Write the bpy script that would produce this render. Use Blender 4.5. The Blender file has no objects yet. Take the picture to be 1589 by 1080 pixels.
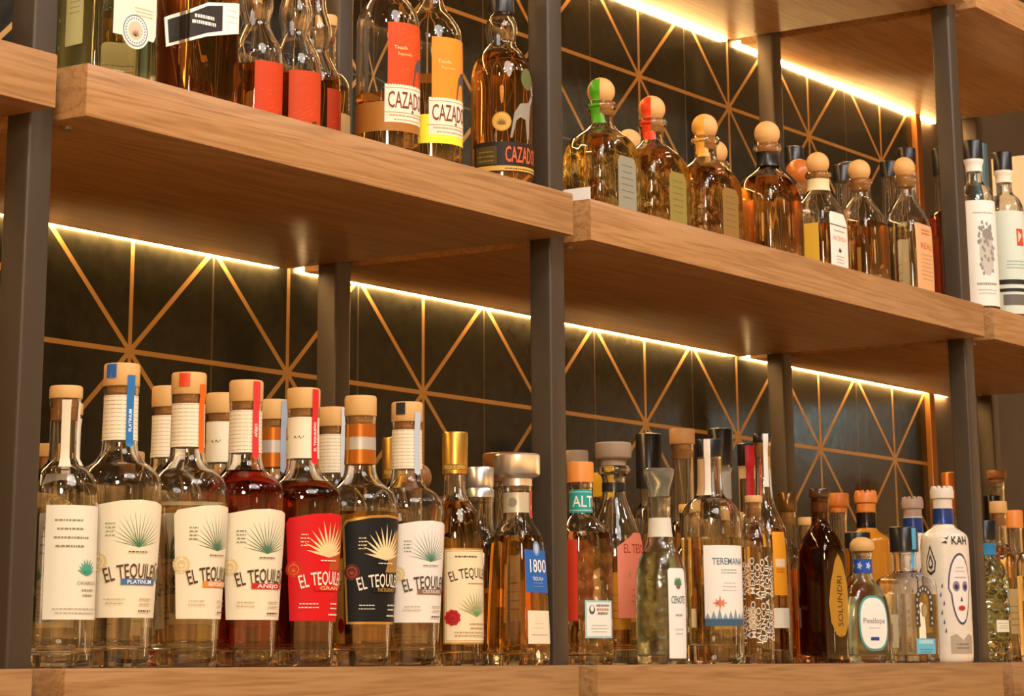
import bpy, bmesh, math, random
from mathutils import Matrix, Vector
random.seed(7)
C = bpy.context.scene.collection
S = bpy.context.scene
# ---------------------------------------------------------------- camera
F_PX = 3928.06
cam_d = bpy.data.cameras.new('camera')
cam_d.sensor_width = 36.0
cam_d.lens = F_PX * 36.0 / 1589.0
cam_d.shift_y = -(540 + 11.33) / 1589.0
cam_d.clip_start = .05
cam = bpy.data.objects.new('camera', cam_d)
C.objects.link(cam)
rt = Vector((0.55877185, -0.82929575, -0.00652449))
up = Vector((-0.20957233, -0.1488111, 0.96640297))
fw = Vector((0.80240479, 0.53863142, 0.2569489))
R = Matrix((rt, up, -fw)).transposed().to_4x4()
cam.matrix_world = Matrix.Translation((-1.8532, -1.7678, -0.0003)) @ R
S.camera = cam
cam_d.dof.use_dof = True
cam_d.dof.focus_distance = 2.75
cam_d.dof.aperture_fstop = 45
# ---------------------------------------------------------------- view, world
S.view_settings.view_transform = 'Standard'
S.view_settings.look = 'None'
S.view_settings.gamma = 1
S.view_settings.use_curve_mapping = False
S.view_settings.exposure = 0.12
cy = S.cycles
cy.max_bounces = 18
cy.transmission_bounces = 16
cy.transparent_max_bounces = 12
cy.glossy_bounces = 6
cy.diffuse_bounces = 4
cy.caustics_reflective = False
cy.caustics_refractive = True
cy.blur_glossy = 0.6
cy.sample_clamp_indirect = 4.0
W = bpy.data.worlds.new('room_light')
S.world = W
W.use_nodes = True
bg = W.node_tree.nodes['Background']
# the bar room around: dim overhead, orange glow added below as from an unseen counter, made-up spots for glass sparkle
wt = W.node_tree


def wn(op, a, b_=0.0, c_=0.0):
    n_ = wt.nodes.new('ShaderNodeMath')
    n_.operation = op
    for i_, v_ in enumerate((a, b_, c_)):
        if isinstance(v_, (int, float)):
            n_.inputs[i_].default_value = v_
        else:
            wt.links.new(v_, n_.inputs[i_])
    return n_.outputs[0]


wtc = wt.nodes.new('ShaderNodeTexCoord')
wsx = wt.nodes.new('ShaderNodeSeparateXYZ')
wt.links.new(wtc.outputs['Generated'], wsx.inputs[0])
wz = wsx.outputs[2]
wgrad = wt.nodes.new('ShaderNodeMapRange')
wgrad.interpolation_type = 'SMOOTHSTEP'
wgrad.inputs['From Min'].default_value = .30
wgrad.inputs['From Max'].default_value = -.55
wgrad.inputs['To Min'].default_value = .10
wgrad.inputs['To Max'].default_value = 3.3
wt.links.new(wz, wgrad.inputs[0])
wnz = wt.nodes.new('ShaderNodeTexNoise')
wnz.inputs['Scale'].default_value = 4.0
wt.links.new(wtc.outputs['Generated'], wnz.inputs[0])
wbase = wn('MULTIPLY', wgrad.outputs[0], wn('MULTIPLY_ADD', wnz.outputs[0], 2.4, -.2))
wv = wt.nodes.new('ShaderNodeTexVoronoi')
wv.inputs['Scale'].default_value = 5.5
wt.links.new(wtc.outputs['Generated'], wv.inputs[0])
wspot = wn('MULTIPLY', wn('LESS_THAN', wv.outputs['Distance'], .14), wn('MULTIPLY', wn('GREATER_THAN', wz, -.12), 9.0))
wmix = wt.nodes.new('ShaderNodeMix')
wmix.data_type = 'RGBA'
wmix.inputs['A'].default_value = (1.0, .46, .12, 1)
wmix.inputs['B'].default_value = (1.0, .74, .46, 1)
wt.links.new(wn('MINIMUM', wspot, 1.0), wmix.inputs['Factor'])
wt.links.new(wmix.outputs['Result'], bg.inputs[0])
wt.links.new(wn('ADD', wbase, wspot), bg.inputs[1])


def area(name, loc, target, size, power, col, shape='DISK', size_y=None):
    l = bpy.data.lights.new(name, 'AREA')
    l.shape = shape
    l.size = size
    if size_y:
        l.size_y = size_y
    l.energy = power
    l.color = col
    o = bpy.data.objects.new(name, l)
    C.objects.link(o)
    o.location = loc
    d = Vector(target) - Vector(loc)
    o.rotation_euler = d.to_track_quat('-Z', 'Y').to_euler()
    return o


WARM = (1.0, .80, .60)
area('bar_ceiling_light', (-.2, -2.1, 2.3), (.8, .1, .4), 1.5, 29, (1.0, .93, .86))
area('side_lamp', (-2.7, -2.3, 1.2), (.9, .1, .5), .6, 58, (1.0, .82, .58))
for i, (x, y, z) in enumerate([(-1.5, -1.1, 1.75), (-.9, -1.9, 1.9), (-.4, -1.2, 1.75), (.2, -1.9, 1.9), (.7, -1.2, 1.75),
                               (1.2, -1.9, 1.9), (1.8, -1.2, 1.75), (2.3, -1.9, 1.9), (2.9, -1.2, 1.75)]):
    area('ceiling_spot', (x, y, z), (x + .9, .1, .3), .16, 6, (1.0, .93, .88))
# a cool window further down the bar: it shows as a blue glint in the tiles and glass
area('bar_window', (6.75, -1.78, .95), (2.4, .5, .45), .22, 1.6, (.55, .92, .95), 'RECTANGLE', .34)

# ---------------------------------------------------------------- materials
MATS = {}


def srgb(h):
    h = h.lstrip('#')
    return tuple((((int(h[i:i + 2], 16) / 255) + .055) / 1.055) ** 2.4 if int(h[i:i + 2], 16) > 10
                 else int(h[i:i + 2], 16) / 255 / 12.92 for i in (0, 2, 4))


def mat(name, base=(.5, .5, .5), rough=.5, metal=0, trans=0, ior=1.45, emit=None, es=0, spec=.5):
    if name in MATS:
        return MATS[name]
    m = bpy.data.materials.new(name)
    m.use_nodes = True
    b = m.node_tree.nodes['Principled BSDF']
    b.inputs['Base Color'].default_value = (*base, 1)
    b.inputs['Roughness'].default_value = rough
    b.inputs['Metallic'].default_value = metal
    b.inputs['Transmission Weight'].default_value = trans
    b.inputs['IOR'].default_value = ior
    b.inputs['Specular IOR Level'].default_value = spec
    if emit:
        b.inputs['Emission Color'].default_value = (*emit, 1)
        b.inputs['Emission Strength'].default_value = es
    MATS[name] = m
    return m


def paper(hexcol, rough=.55, metal=0):
    return mat('print_' + hexcol.strip('#') + ('_foil' if metal else ''), srgb(hexcol), rough, metal, spec=.3)


def nn(nt, t, **k):
    n = nt.nodes.new(t)
    for a, v in k.items():
        setattr(n, a, v)
    return n


def math_n(nt, op, a, b=None, c=None):
    n = nn(nt, 'ShaderNodeMath', operation=op)
    for i, v in enumerate((a, b, c)):
        if v is None:
            continue
        if isinstance(v, (int, float)):
            n.inputs[i].default_value = v
        else:
            nt.links.new(v, n.inputs[i])
    return n.outputs[0]


def add_noise_rough(m, scale, lo, hi, bump=0.0, bscale=None, stretch=(1, 1, 1)):
    nt = m.node_tree
    b = nt.nodes['Principled BSDF']
    tc = nn(nt, 'ShaderNodeTexCoord')
    mp = nn(nt, 'ShaderNodeMapping')
    mp.inputs['Scale'].default_value = stretch
    nt.links.new(tc.outputs['Object'], mp.inputs[0])
    n = nn(nt, 'ShaderNodeTexNoise')
    n.inputs['Scale'].default_value = scale
    n.inputs['Detail'].default_value = 5
    nt.links.new(mp.outputs[0], n.inputs[0])
    r = nn(nt, 'ShaderNodeMapRange')
    r.inputs['To Min'].default_value = lo
    r.inputs['To Max'].default_value = hi
    nt.links.new(n.outputs[0], r.inputs[0])
    nt.links.new(r.outputs[0], b.inputs['Roughness'])
    if bump:
        n2 = nn(nt, 'ShaderNodeTexNoise')
        n2.inputs['Scale'].default_value = bscale or scale
        n2.inputs['Detail'].default_value = 3
        nt.links.new(mp.outputs[0], n2.inputs[0])
        bp = nn(nt, 'ShaderNodeBump')
        bp.inputs['Strength'].default_value = bump
        bp.inputs['Distance'].default_value = .002
        nt.links.new(n2.outputs[0], bp.inputs['Height'])
        nt.links.new(bp.outputs[0], b.inputs['Normal'])
    return m


def wood(name, c1, c2, c3, rough=.42):
    """oak: long wavering figure along x, fine pores, ring lines on the ends"""
    m = mat(name, c1, rough)
    nt = m.node_tree
    b = nt.nodes['Principled BSDF']
    tc = nn(nt, 'ShaderNodeTexCoord')
    mp = nn(nt, 'ShaderNodeMapping')
    mp.inputs['Scale'].default_value = (.7, 9, 17)
    nt.links.new(tc.outputs['Object'], mp.inputs[0])
    n1 = nn(nt, 'ShaderNodeTexNoise')
    n1.inputs['Scale'].default_value = 1.7
    n1.inputs['Detail'].default_value = 3
    n1.inputs['Distortion'].default_value = .7
    nt.links.new(mp.outputs[0], n1.inputs[0])
    fr = math_n(nt, 'MULTIPLY_ADD', math_n(nt, 'SINE', math_n(nt, 'MULTIPLY', n1.outputs[0], 48.0)), .5, .5)
    mp2 = nn(nt, 'ShaderNodeMapping')
    mp2.inputs['Scale'].default_value = (6, 130, 130)
    nt.links.new(tc.outputs['Object'], mp2.inputs[0])
    n2 = nn(nt, 'ShaderNodeTexNoise')
    n2.inputs['Scale'].default_value = 2
    n2.inputs['Detail'].default_value = 4
    nt.links.new(mp2.outputs[0], n2.inputs[0])
    f = math_n(nt, 'ADD', math_n(nt, 'MULTIPLY', fr, .26), math_n(nt, 'MULTIPLY', n2.outputs[0], .85))
    cr = nn(nt, 'ShaderNodeValToRGB')
    e = cr.color_ramp.elements
    e[0].position = .22
    e[0].color = (*c1, 1)
    e[1].position = .85
    e[1].color = (*c3, 1)
    k = e.new(.55)
    k.color = (*c2, 1)
    nt.links.new(f, cr.inputs[0])
    nt.links.new(cr.outputs[0], b.inputs['Base Color'])
    bp = nn(nt, 'ShaderNodeBump')
    bp.inputs['Strength'].default_value = .12
    bp.inputs['Distance'].default_value = .001
    nt.links.new(n2.outputs[0], bp.inputs['Height'])
    nt.links.new(bp.outputs[0], b.inputs['Normal'])
    return m


OAK = wood('oak', (.455, .255, .110), (.385, .200, .076), (.265, .128, .042))
CORK = add_noise_rough(mat('cork_wood', srgb('#d2a566'), .6), 60, .5, .7, .2, 120)
CORKD = add_noise_rough(mat('natural_cork', srgb('#b07a3e'), .8), 80, .7, .9, .4, 160)
STEEL = add_noise_rough(mat('blackened_steel', srgb('#463d33'), .45, .3), 30, .38, .55, .15, 90)
CHROME = mat('brushed_silver', (.90, .89, .88), .30, .9)
GOLD = mat('gold_foil', srgb('#d0a04a'), .32, .9)
BRONZE = mat('bronze_trim', srgb('#a8703a'), .35, .8)
BLACKP = mat('black_plastic', (.012, .011, .011), .28)
GLASS = mat('clear_glass', (.985, .985, .975), .0, 0, 1, 1.5)
GLASSG = mat('green_tinted_glass', (.92, .975, .93), .0, 0, 1, 1.5)
LEDM = mat('led_strip', (1, .8, .5), .5, emit=(1.0, .62, .24), es=115)

LEDT = mat('led_strip_bright', (1, .8, .5), .5, emit=(1.0, .60, .22), es=95)


def textured_glass(name, col, scale, strength):
    m = mat(name, col, .03, 0, 1, 1.5)
    nt = m.node_tree
    b = nt.nodes['Principled BSDF']
    tc = nn(nt, 'ShaderNodeTexCoord')
    v = nn(nt, 'ShaderNodeTexVoronoi')
    v.inputs['Scale'].default_value = scale
    nt.links.new(tc.outputs['Object'], v.inputs[0])
    bp = nn(nt, 'ShaderNodeBump')
    bp.inputs['Strength'].default_value = strength
    bp.inputs['Distance'].default_value = .004
    nt.links.new(v.outputs['Distance'], bp.inputs['Height'])
    nt.links.new(bp.outputs[0], b.inputs['Normal'])
    return m


HAMMER = textured_glass('hammered_green_glass', (.92, .97, .93), 80, .28)
HAMMER.node_tree.nodes['Principled BSDF'].inputs['Roughness'].default_value = .14
PEBBLE = textured_glass('pebbled_glass', (.98, .98, .97), 48, .34)


def liquid_mat(hexcol):
    return mat('liquid_' + hexcol.strip('#'), srgb(hexcol), 0, 0, 1, 1.36)


# liquids
CLEAR, PALE, AMBER, DEEP, RED, MAHOG, STRAW = ('#fefdf8', '#fdf2cc', '#fbdc98', '#f5bc64', '#e04a2c',
                                               '#d88838', '#fdf6d4')


# ---------------------------------------------------------------- mesh helpers
def link_mesh(name, bm, mats, parent=None, smooth=False):
    me = bpy.data.meshes.new(name)
    bmesh.ops.recalc_face_normals(bm, faces=bm.faces)
    bm.to_mesh(me)
    bm.free()
    for m in (mats if isinstance(mats, (list, tuple)) else [mats]):
        me.materials.append(m)
    if smooth:
        me.polygons.foreach_set('use_smooth', [True] * len(me.polygons))
        if smooth != 'all':
            me.set_sharp_from_angle(angle=math.radians(38))
    o = bpy.data.objects.new(name, me)
    C.objects.link(o)
    if parent:
        o.parent = parent
    return o


def tag(o, label, cat, group=None, kind=None):
    o['label'] = label
    if cat:
        o['category'] = cat
    if group:
        o['group'] = group
    if kind:
        o['kind'] = kind
    return o


def box_bm(x0, x1, y0, y1, z0, z1, bev=0.0, seg=2, bm=None):
    bm = bm or bmesh.new()
    vs = [bm.verts.new((x, y, z)) for x in (x0, x1) for y in (y0, y1) for z in (z0, z1)]
    idx = [(0, 1, 3, 2), (4, 6, 7, 5), (0, 4, 5, 1), (2, 3, 7, 6), (0, 2, 6, 4), (1, 5, 7, 3)]
    fs = [bm.faces.new([vs[i] for i in f]) for f in idx]
    if bev:
        es = list({e for f in fs for e in f.edges})
        bmesh.ops.bevel(bm, geom=es, offset=bev, segments=seg, affect='EDGES', profile=.5)
    return bm


def struct(name, bm, m, label=None, smooth=False):
    o = link_mesh(name, bm, m, None, smooth)
    o['kind'] = 'structure'
    if label:
        o['label'] = label
    return o


# ---------------------------------------------------------------- setting
YW = .497
H = .6
T = .056
D_BACK = .486       # shelf depth
UNITS = [(-1.02, -.0432), (0.0, .922), (.9652, 2.2409), (2.2841, 3.17)]
POSTX = [-.0216, .9436, 2.2625, 3.192]

# tile wall: dark glazed tiles with inlaid brass lines
TM = mat('star_tile', (.02, .018, .014), .3, spec=.28)
nt = TM.node_tree
b = nt.nodes['Principled BSDF']
tc = nn(nt, 'ShaderNodeTexCoord')
sx = nn(nt, 'ShaderNodeSeparateXYZ')
nt.links.new(tc.outputs['Object'], sx.inputs[0])
TW, TH = .3265, .307


def cell(o, n, w):
    return math_n(nt, 'ABSOLUTE', math_n(nt, 'MULTIPLY', math_n(nt, 'SUBTRACT', math_n(nt, 'FRACT', math_n(
        nt, 'ADD', math_n(nt, 'DIVIDE', math_n(nt, 'SUBTRACT', o, n), w), 40.5)), .5), w))


dx = cell(sx.outputs[0], .619, TW)
dz = cell(sx.outputs[2], .400, TH)


def less(a, v):
    return math_n(nt, 'LESS_THAN', a, v)


hyp = math.hypot(TW, TH)
dd = math_n(nt, 'ABSOLUTE', math_n(nt, 'DIVIDE', math_n(nt, 'SUBTRACT', math_n(nt, 'MULTIPLY', dx, TH),
                                                        math_n(nt, 'MULTIPLY', dz, TW)), hyp))
brass = math_n(nt, 'MAXIMUM', math_n(nt, 'MAXIMUM', less(dx, .0036), less(dz, .0033)), less(dd, .0036))
joint = math_n(nt, 'MAXIMUM', math_n(nt, 'GREATER_THAN', dx, TW / 2 - .0016),
               math_n(nt, 'GREATER_THAN', dz, TH / 2 - .0016))
noi = nn(nt, 'ShaderNodeTexNoise')
noi.inputs['Scale'].default_value = 55
noi.inputs['Detail'].default_value = 6
nt.links.new(tc.outputs['Object'], noi.inputs[0])
m1 = nn(nt, 'ShaderNodeMix', data_type='RGBA')
m1.inputs['A'].default_value = (.009, .010, .008, 1)
m1.inputs['B'].default_value = (.032, .030, .020, 1)
nt.links.new(noi.outputs[0], m1.inputs['Factor'])
m2 = nn(nt, 'ShaderNodeMix', data_type='RGBA')
m2.inputs['B'].default_value = (.10, .085, .06, 1)
nt.links.new(joint, m2.inputs['Factor'])
nt.links.new(m1.outputs['Result'], m2.inputs['A'])
m3 = nn(nt, 'ShaderNodeMix', data_type='RGBA')
m3.inputs['B'].default_value = (.50, .29, .09, 1)
nt.links.new(brass, m3.inputs['Factor'])
nt.links.new(m2.outputs['Result'], m3.inputs['A'])
nt.links.new(m3.outputs['Result'], b.inputs['Base Color'])
nt.links.new(math_n(nt, 'MULTIPLY', brass, .35), b.inputs['Metallic'])
nt.links.new(math_n(nt, 'ADD', math_n(nt, 'MULTIPLY', brass, .2), math_n(nt, 'MULTIPLY_ADD', noi.outputs[0], .14, .12)),
             b.inputs['Roughness'])
bp = nn(nt, 'ShaderNodeBump')
bp.inputs['Strength'].default_value = .15
bp.inputs['Distance'].default_value = .002
nt.links.new(noi.outputs[0], bp.inputs['Height'])
nt.links.new(bp.outputs[0], b.inputs['Normal'])
struct('wall_back', box_bm(-1.3, 3.06, YW, YW + .08, -1.0, 2.1), TM, 'dark tiled wall inlaid with brass star lines')
DARKW = add_noise_rough(mat('dark_wall_paint', (.045, .028, .018), .6), 12, .5, .7, .1)
struct('wall_right', box_bm(3.085, 6.0, YW, YW + .08, -1.0, 2.1), DARKW, 'plain dark brown wall past the tiles')
struct('trim_1', box_bm(3.06, 3.085, YW - .012, YW + .08, -1.0, 2.1, .002), BRONZE, 'bronze edge trim of the tiled wall')
FLOOR = add_noise_rough(mat('floor_concrete', (.10, .07, .05), .6), 6, .5, .8)
struct('floor', box_bm(-4, 6.0, -4.5, YW + .08, -1.06, -1.0), FLOOR, 'dark floor behind the bar')

# ---------------------------------------------------------------- shelves, posts, led strips
rows = [(0.0, 'bottom'), (H, 'middle'), (2 * H - .002, 'top')]
names = ['at the far left edge', 'of the left bay', 'of the wide centre bay', 'of the right bay']
for z, rn in rows:
    for k, (x0, x1) in enumerate(UNITS):
        bm = box_bm(x0, x1, 0, D_BACK, z - T, z, .0022, 2)
        o = link_mesh('wooden_shelf', bm, OAK, None, True)
        o.location = (0, 0, 0)
        tag(o, 'thick oak shelf board on the %s row %s' % (rn, names[k]), 'shelf', 'oak shelf boards')
        # small bolts under the board near the posts
        for bx_ in ((x0 + .03, .055), (x1 - .03, .41)):
            bb = bmesh.new()
            bmesh.ops.create_cone(bb, cap_ends=True, segments=12, radius1=.006, radius2=.005, depth=.003,
                                  matrix=Matrix.Translation((bx_[0], bx_[1], z - T - .0015)))
            link_mesh('bolt', bb, CHROME, o)
        if z > 0:
            bm = box_bm(x0 + .004, x1 - .004, YW - .0085, YW - .001, z - T + (.002 if z < 1 else -.002), z - T + .009)
            l = link_mesh('led_strip', bm, LEDM if z < 1 else LEDT)
            tag(l, 'glowing warm LED strip behind the shelf on the %s row %s' % (rn, names[k]), 'light strip',
                'led strips along the wall')
pn = ['left', 'middle', 'right', 'farthest right']
for k, x in enumerate(POSTX):
    for y0, rn in ((.0392, 'front'), (.396, 'rear')):
        bm = box_bm(x - .0174, x + .0174, y0, y0 + .0348, -1.0, 2.1, .004, 3)
        o = link_mesh('steel_post', bm, STEEL, None, True)
        tag(o, '%s dark steel square post, the %s one in the shelf frame' % (rn, pn[k]), 'post', 'steel shelf posts')

# ---------------------------------------------------------------- bottle toolkit
SEG = 44


def smooth_profile(pts, it=2):
    """pts (z, rx, ry, n); a negative n marks a hard corner that stays"""
    P = [tuple(p) for p in pts]
    hard = [p[3] < 0 for p in P]
    P = [(p[0], p[1], p[2], abs(p[3])) for p in P]
    for _ in range(it):
        Q, hq = [P[0]], [True]
        for i in range(len(P) - 1):
            a, b2 = P[i], P[i + 1]
            q = tuple(a[k] * .75 + b2[k] * .25 for k in range(4))
            r = tuple(a[k] * .25 + b2[k] * .75 for k in range(4))
            if i > 0 and hard[i]:
                Q.append(a)
                hq.append(True)
            Q += [q, r]
            hq += [False, False]
        Q.append(P[-1])
        hq.append(True)
        P, hard = Q, hq
    return P


def ring(bm, z, rx, ry, n, seg=SEG):
    vs = []
    for i in range(seg):
        a = 2 * math.pi * i / seg
        c, s = math.cos(a), math.sin(a)
        e = 2.0 / n
        vs.append(bm.verts.new((rx * math.copysign(abs(c) ** e, c), ry * math.copysign(abs(s) ** e, s), z)))
    return vs


def skin(bm, rings, close_start=True, close_end=True):
    for a, b2 in zip(rings, rings[1:]):
        n = len(a)
        for i in range(n):
            bm.faces.new((a[i], a[(i + 1) % n], b2[(i + 1) % n], b2[i]))
    if close_start:
        bm.faces.new(list(reversed(rings[0])))
    if close_end:
        bm.faces.new(rings[-1])


def at_z(P, z):
    """radii of a resampled profile at height z"""
    if z <= P[0][0]:
        return P[0][1:]
    for a, b2 in zip(P, P[1:]):
        if a[0] <= z <= b2[0]:
            t = 0 if b2[0] == a[0] else (z - a[0]) / (b2[0] - a[0])
            return tuple(a[k] + (b2[k] - a[k]) * t for k in (1, 2, 3))
    return P[-1][1:]


def surf(P, ang, z, off):
    """point on the outside of a profile, ang from the label face (-y), off outwards"""
    rx, ry, n = at_z(P, z)
    c, s = math.sin(ang), -math.cos(ang)
    k = (abs(c / rx) ** n + abs(s / ry) ** n) ** (-1 / n)
    return Vector(((k + off) * c, (k + off) * s, z))


FONT_CACHE = {}


def text_geo(s):
    if s in FONT_CACHE:
        return FONT_CACHE[s]
    cu = bpy.data.curves.new('t', 'FONT')
    cu.body = s
    cu.resolution_u = 2
    cu.offset = .008
    cu.align_x = 'CENTER'
    to = bpy.data.objects.new('t', cu)
    me = bpy.data.meshes.new_from_object(to)
    vs = [(v.co.x, v.co.y) for v in me.vertices]
    fs = [tuple(p.vertices) for p in me.polygons]
    bpy.data.objects.remove(to)
    bpy.data.curves.remove(cu)
    bpy.data.meshes.remove(me)
    FONT_CACHE[s] = (vs, fs)
    return vs, fs


class Label:
    """flat artwork in metres, wrapped on to a bottle afterwards"""

    def __init__(s, base=None, col='#efe6d2', rough=.55):
        s.items = []
        s.layer = 0
        if base:
            s.poly(base, col, rough)

    def poly(s, pts, col, rough=.55, metal=0):
        s.items.append(([tuple(p) for p in pts], [tuple(range(len(pts)))], paper(col, rough, metal), s.layer, True))
        s.layer += 1
        return s

    def rect(s, x0, y0, x1, y1, col, rough=.55, metal=0):
        return s.poly([(x0, y0), (x1, y0), (x1, y1), (x0, y1)], col, rough, metal)

    def ell(s, cx, cy_, rx, ry, col, n=28, metal=0):
        return s.poly([(cx + rx * math.cos(2 * math.pi * i / n), cy_ + ry * math.sin(2 * math.pi * i / n))
                       for i in range(n)], col, .5, metal)

    def multi(s, polys, col, metal=0):
        vs, fs = [], []
        for p in polys:
            fs.append(tuple(range(len(vs), len(vs) + len(p))))
            vs += list(p)
        s.items.append((vs, fs, paper(col, .5, metal), s.layer, False))
        s.layer += 1
        return s

    def text(s, t, cx, cy_, h, col, wide=1.0, arc=0.0, vert=False, bold=False):
        vs, fs = text_geo(t)
        if not vs:
            return s
        k = h / .72
        out = []
        for x, y in vs:
            x, y = x * k * wide, y * k
            if arc:
                a = x / arc
                x, y = (arc + y) * math.sin(a), (arc + y) * math.cos(a) - arc
            if vert:
                x, y = -y + h / 2, x
            else:
                y -= h / 2
            out.append((cx + x, cy_ + y))
        s.items.append((out, fs, paper(col), s.layer, False))
        s.layer += 1
        return s

    def small(s, cx, cy_, w, rows_, h, gap, col):
        """rows of tiny unreadable print"""
        ps = []
        for r in range(rows_):
            y = cy_ - r * gap
            x = cx - w / 2 * random.uniform(.75, 1)
            xe = -x + 2 * cx
            while x < xe:
                l = random.uniform(.0012, .0042)
                ps.append([(x, y), (min(x + l, xe), y), (min(x + l, xe), y + h), (x, y + h)])
                x += l + .0009
        return s.multi(ps, col)

    def agave(s, cx, cy_, r, col, n=15, base='#3e7c5a', spread=1.35, thick=.0006, metal=0):
        ps = []
        for i in range(n):
            a = -spread + 2 * spread * i / (n - 1)
            rr = r * (.72 + .28 * math.cos(a)) * random.uniform(.9, 1.05)
            x, y = math.sin(a), math.cos(a)
            px, py = y * thick, -x * thick
            ps.append([(cx + px, cy_ + py), (cx + x * rr * .55 + px * .9, cy_ + y * rr * .55 + py * .9),
                       (cx + x * rr, cy_ + y * rr),
                       (cx + x * rr * .55 - px * .9, cy_ + y * rr * .55 - py * .9), (cx - px, cy_ - py)])
        s.multi(ps, col, metal)
        if base:
            ps = []
            for i in range(5):
                a = -.8 + 1.6 * i / 4
                rr = r * .40
                x, y = math.sin(a), math.cos(a)
                ps.append([(cx + y * .0009, cy_ - x * .0009), (cx + x * rr, cy_ + y * rr),
                           (cx - y * .0009, cy_ + x * .0009)])
            s.multi(ps, base)
        return s

    def seal(s, cx, cy_, r, col, col2, pts=16):
        s.poly([(cx + (r if i % 2 else r * .88) * math.cos(math.pi * i / pts),
                 cy_ + (r if i % 2 else r * .88) * math.sin(math.pi * i / pts)) for i in range(2 * pts)], col)
        s.ell(cx, cy_, r * .62, r * .62, col2)
        s.ell(cx, cy_, r * .5, r * .5, col)
        return s.agave(cx, cy_ - r * .25, r * .5, col2, 5, None, 1.1, r * .06)

    def wrap(s, P, zc, ang0, parent, name='label', flat=False, off=.0004):
        """wrap on profile P, centre at height zc and angle ang0"""
        rx, ry, n = at_z(P, zc)
        mats, bm = [], bmesh.new()
        for vs, fs, m, layer, cut in s.items:
            if m not in mats:
                mats.append(m)
            mi = mats.index(m)
            t = bmesh.new()
            tv = [t.verts.new((x, y, 0)) for x, y in vs]
            for f in fs:
                try:
                    t.faces.new([tv[i] for i in f])
                except ValueError:
                    pass
            xs = [v[0] for v in vs]
            ys = [v[1] for v in vs]
            if not cut and len(vs) < 1500:
                cut = max(max(vs[i][0] for i in f) - min(vs[i][0] for i in f) for f in fs) > .0045
            if cut:
                st = .0035
                x = math.floor(min(xs) / st) * st + st
                while x < max(xs):
                    bmesh.ops.bisect_plane(t, geom=t.verts[:] + t.edges[:] + t.faces[:], plane_co=(x, 0, 0),
                                           plane_no=(1, 0, 0))
                    x += st
                st = .008
                y = math.floor(min(ys) / st) * st + st
                while y < max(ys):
                    bmesh.ops.bisect_plane(t, geom=t.verts[:] + t.edges[:] + t.faces[:], plane_co=(0, y, 0),
                                           plane_no=(0, 1, 0))
                    y += st
                bmesh.ops.triangulate(t, faces=[f for f in t.faces if len(f.verts) > 4])
            o2 = off + layer * .00013
            mp = {}
            for v in t.verts:
                x, y = v.co.x, v.co.y
                if flat:
                    r2 = at_z(P, zc + y)
                    dep = r2[1] * max(0, (1 - min(1, abs(x / r2[0])) ** r2[2])) ** (1 / r2[2]) if abs(x) < r2[0] else 0
                    mp[v] = bm.verts.new(Vector((x, -dep - o2, zc + y)))
                else:
                    mp[v] = bm.verts.new(surf(P, ang0 + x / ((rx + ry) / 2), zc + y, o2))
            for f in t.faces:
                try:
                    nf = bm.faces.new([mp[v] for v in f.verts])
                    nf.material_index = mi
                except ValueError:
                    pass
            t.free()
        me = bpy.data.meshes.new(name)
        bm.to_mesh(me)
        bm.free()
        for m in mats:
            me.materials.append(m)
        me.polygons.foreach_set('use_smooth', [True] * len(me.polygons))
        o = bpy.data.objects.new(name, me)
        C.objects.link(o)
        o.parent = parent
        return o


def band(P, z0, z1, m, parent, name, off=.0006, a0=None, a1=None, seg=40, thick=.0006):
    """a sleeve (or part of one) hugging the profile"""
    bm = bmesh.new()
    full = a0 is None
    if full:
        a0, a1 = 0, 2 * math.pi
    nz = max(2, int((z1 - z0) / .003))
    cols = seg if full else max(3, int(seg * (a1 - a0) / (2 * math.pi)))
    g = []
    for j in range(nz + 1):
        z = z0 + (z1 - z0) * j / nz
        g.append([bm.verts.new(surf(P, a0 + (a1 - a0) * i / cols, z, off)) for i in range(cols if full else cols + 1)])
    for j in range(nz):
        for i in range(cols):
            bm.faces.new((g[j][i], g[j][(i + 1) % len(g[j])], g[j + 1][(i + 1) % len(g[j])], g[j + 1][i]))
    return link_mesh(name, bm, m, parent, 'all')


def lathe(P, m, parent, name, seg=40, smooth=True):
    bm = bmesh.new()
    skin(bm, [ring(bm, p[0], max(p[1], .0002), max(p[2], .0002), p[3], seg) for p in P])
    return link_mesh(name, bm, m, parent, smooth)


BOTTLES = []


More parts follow.
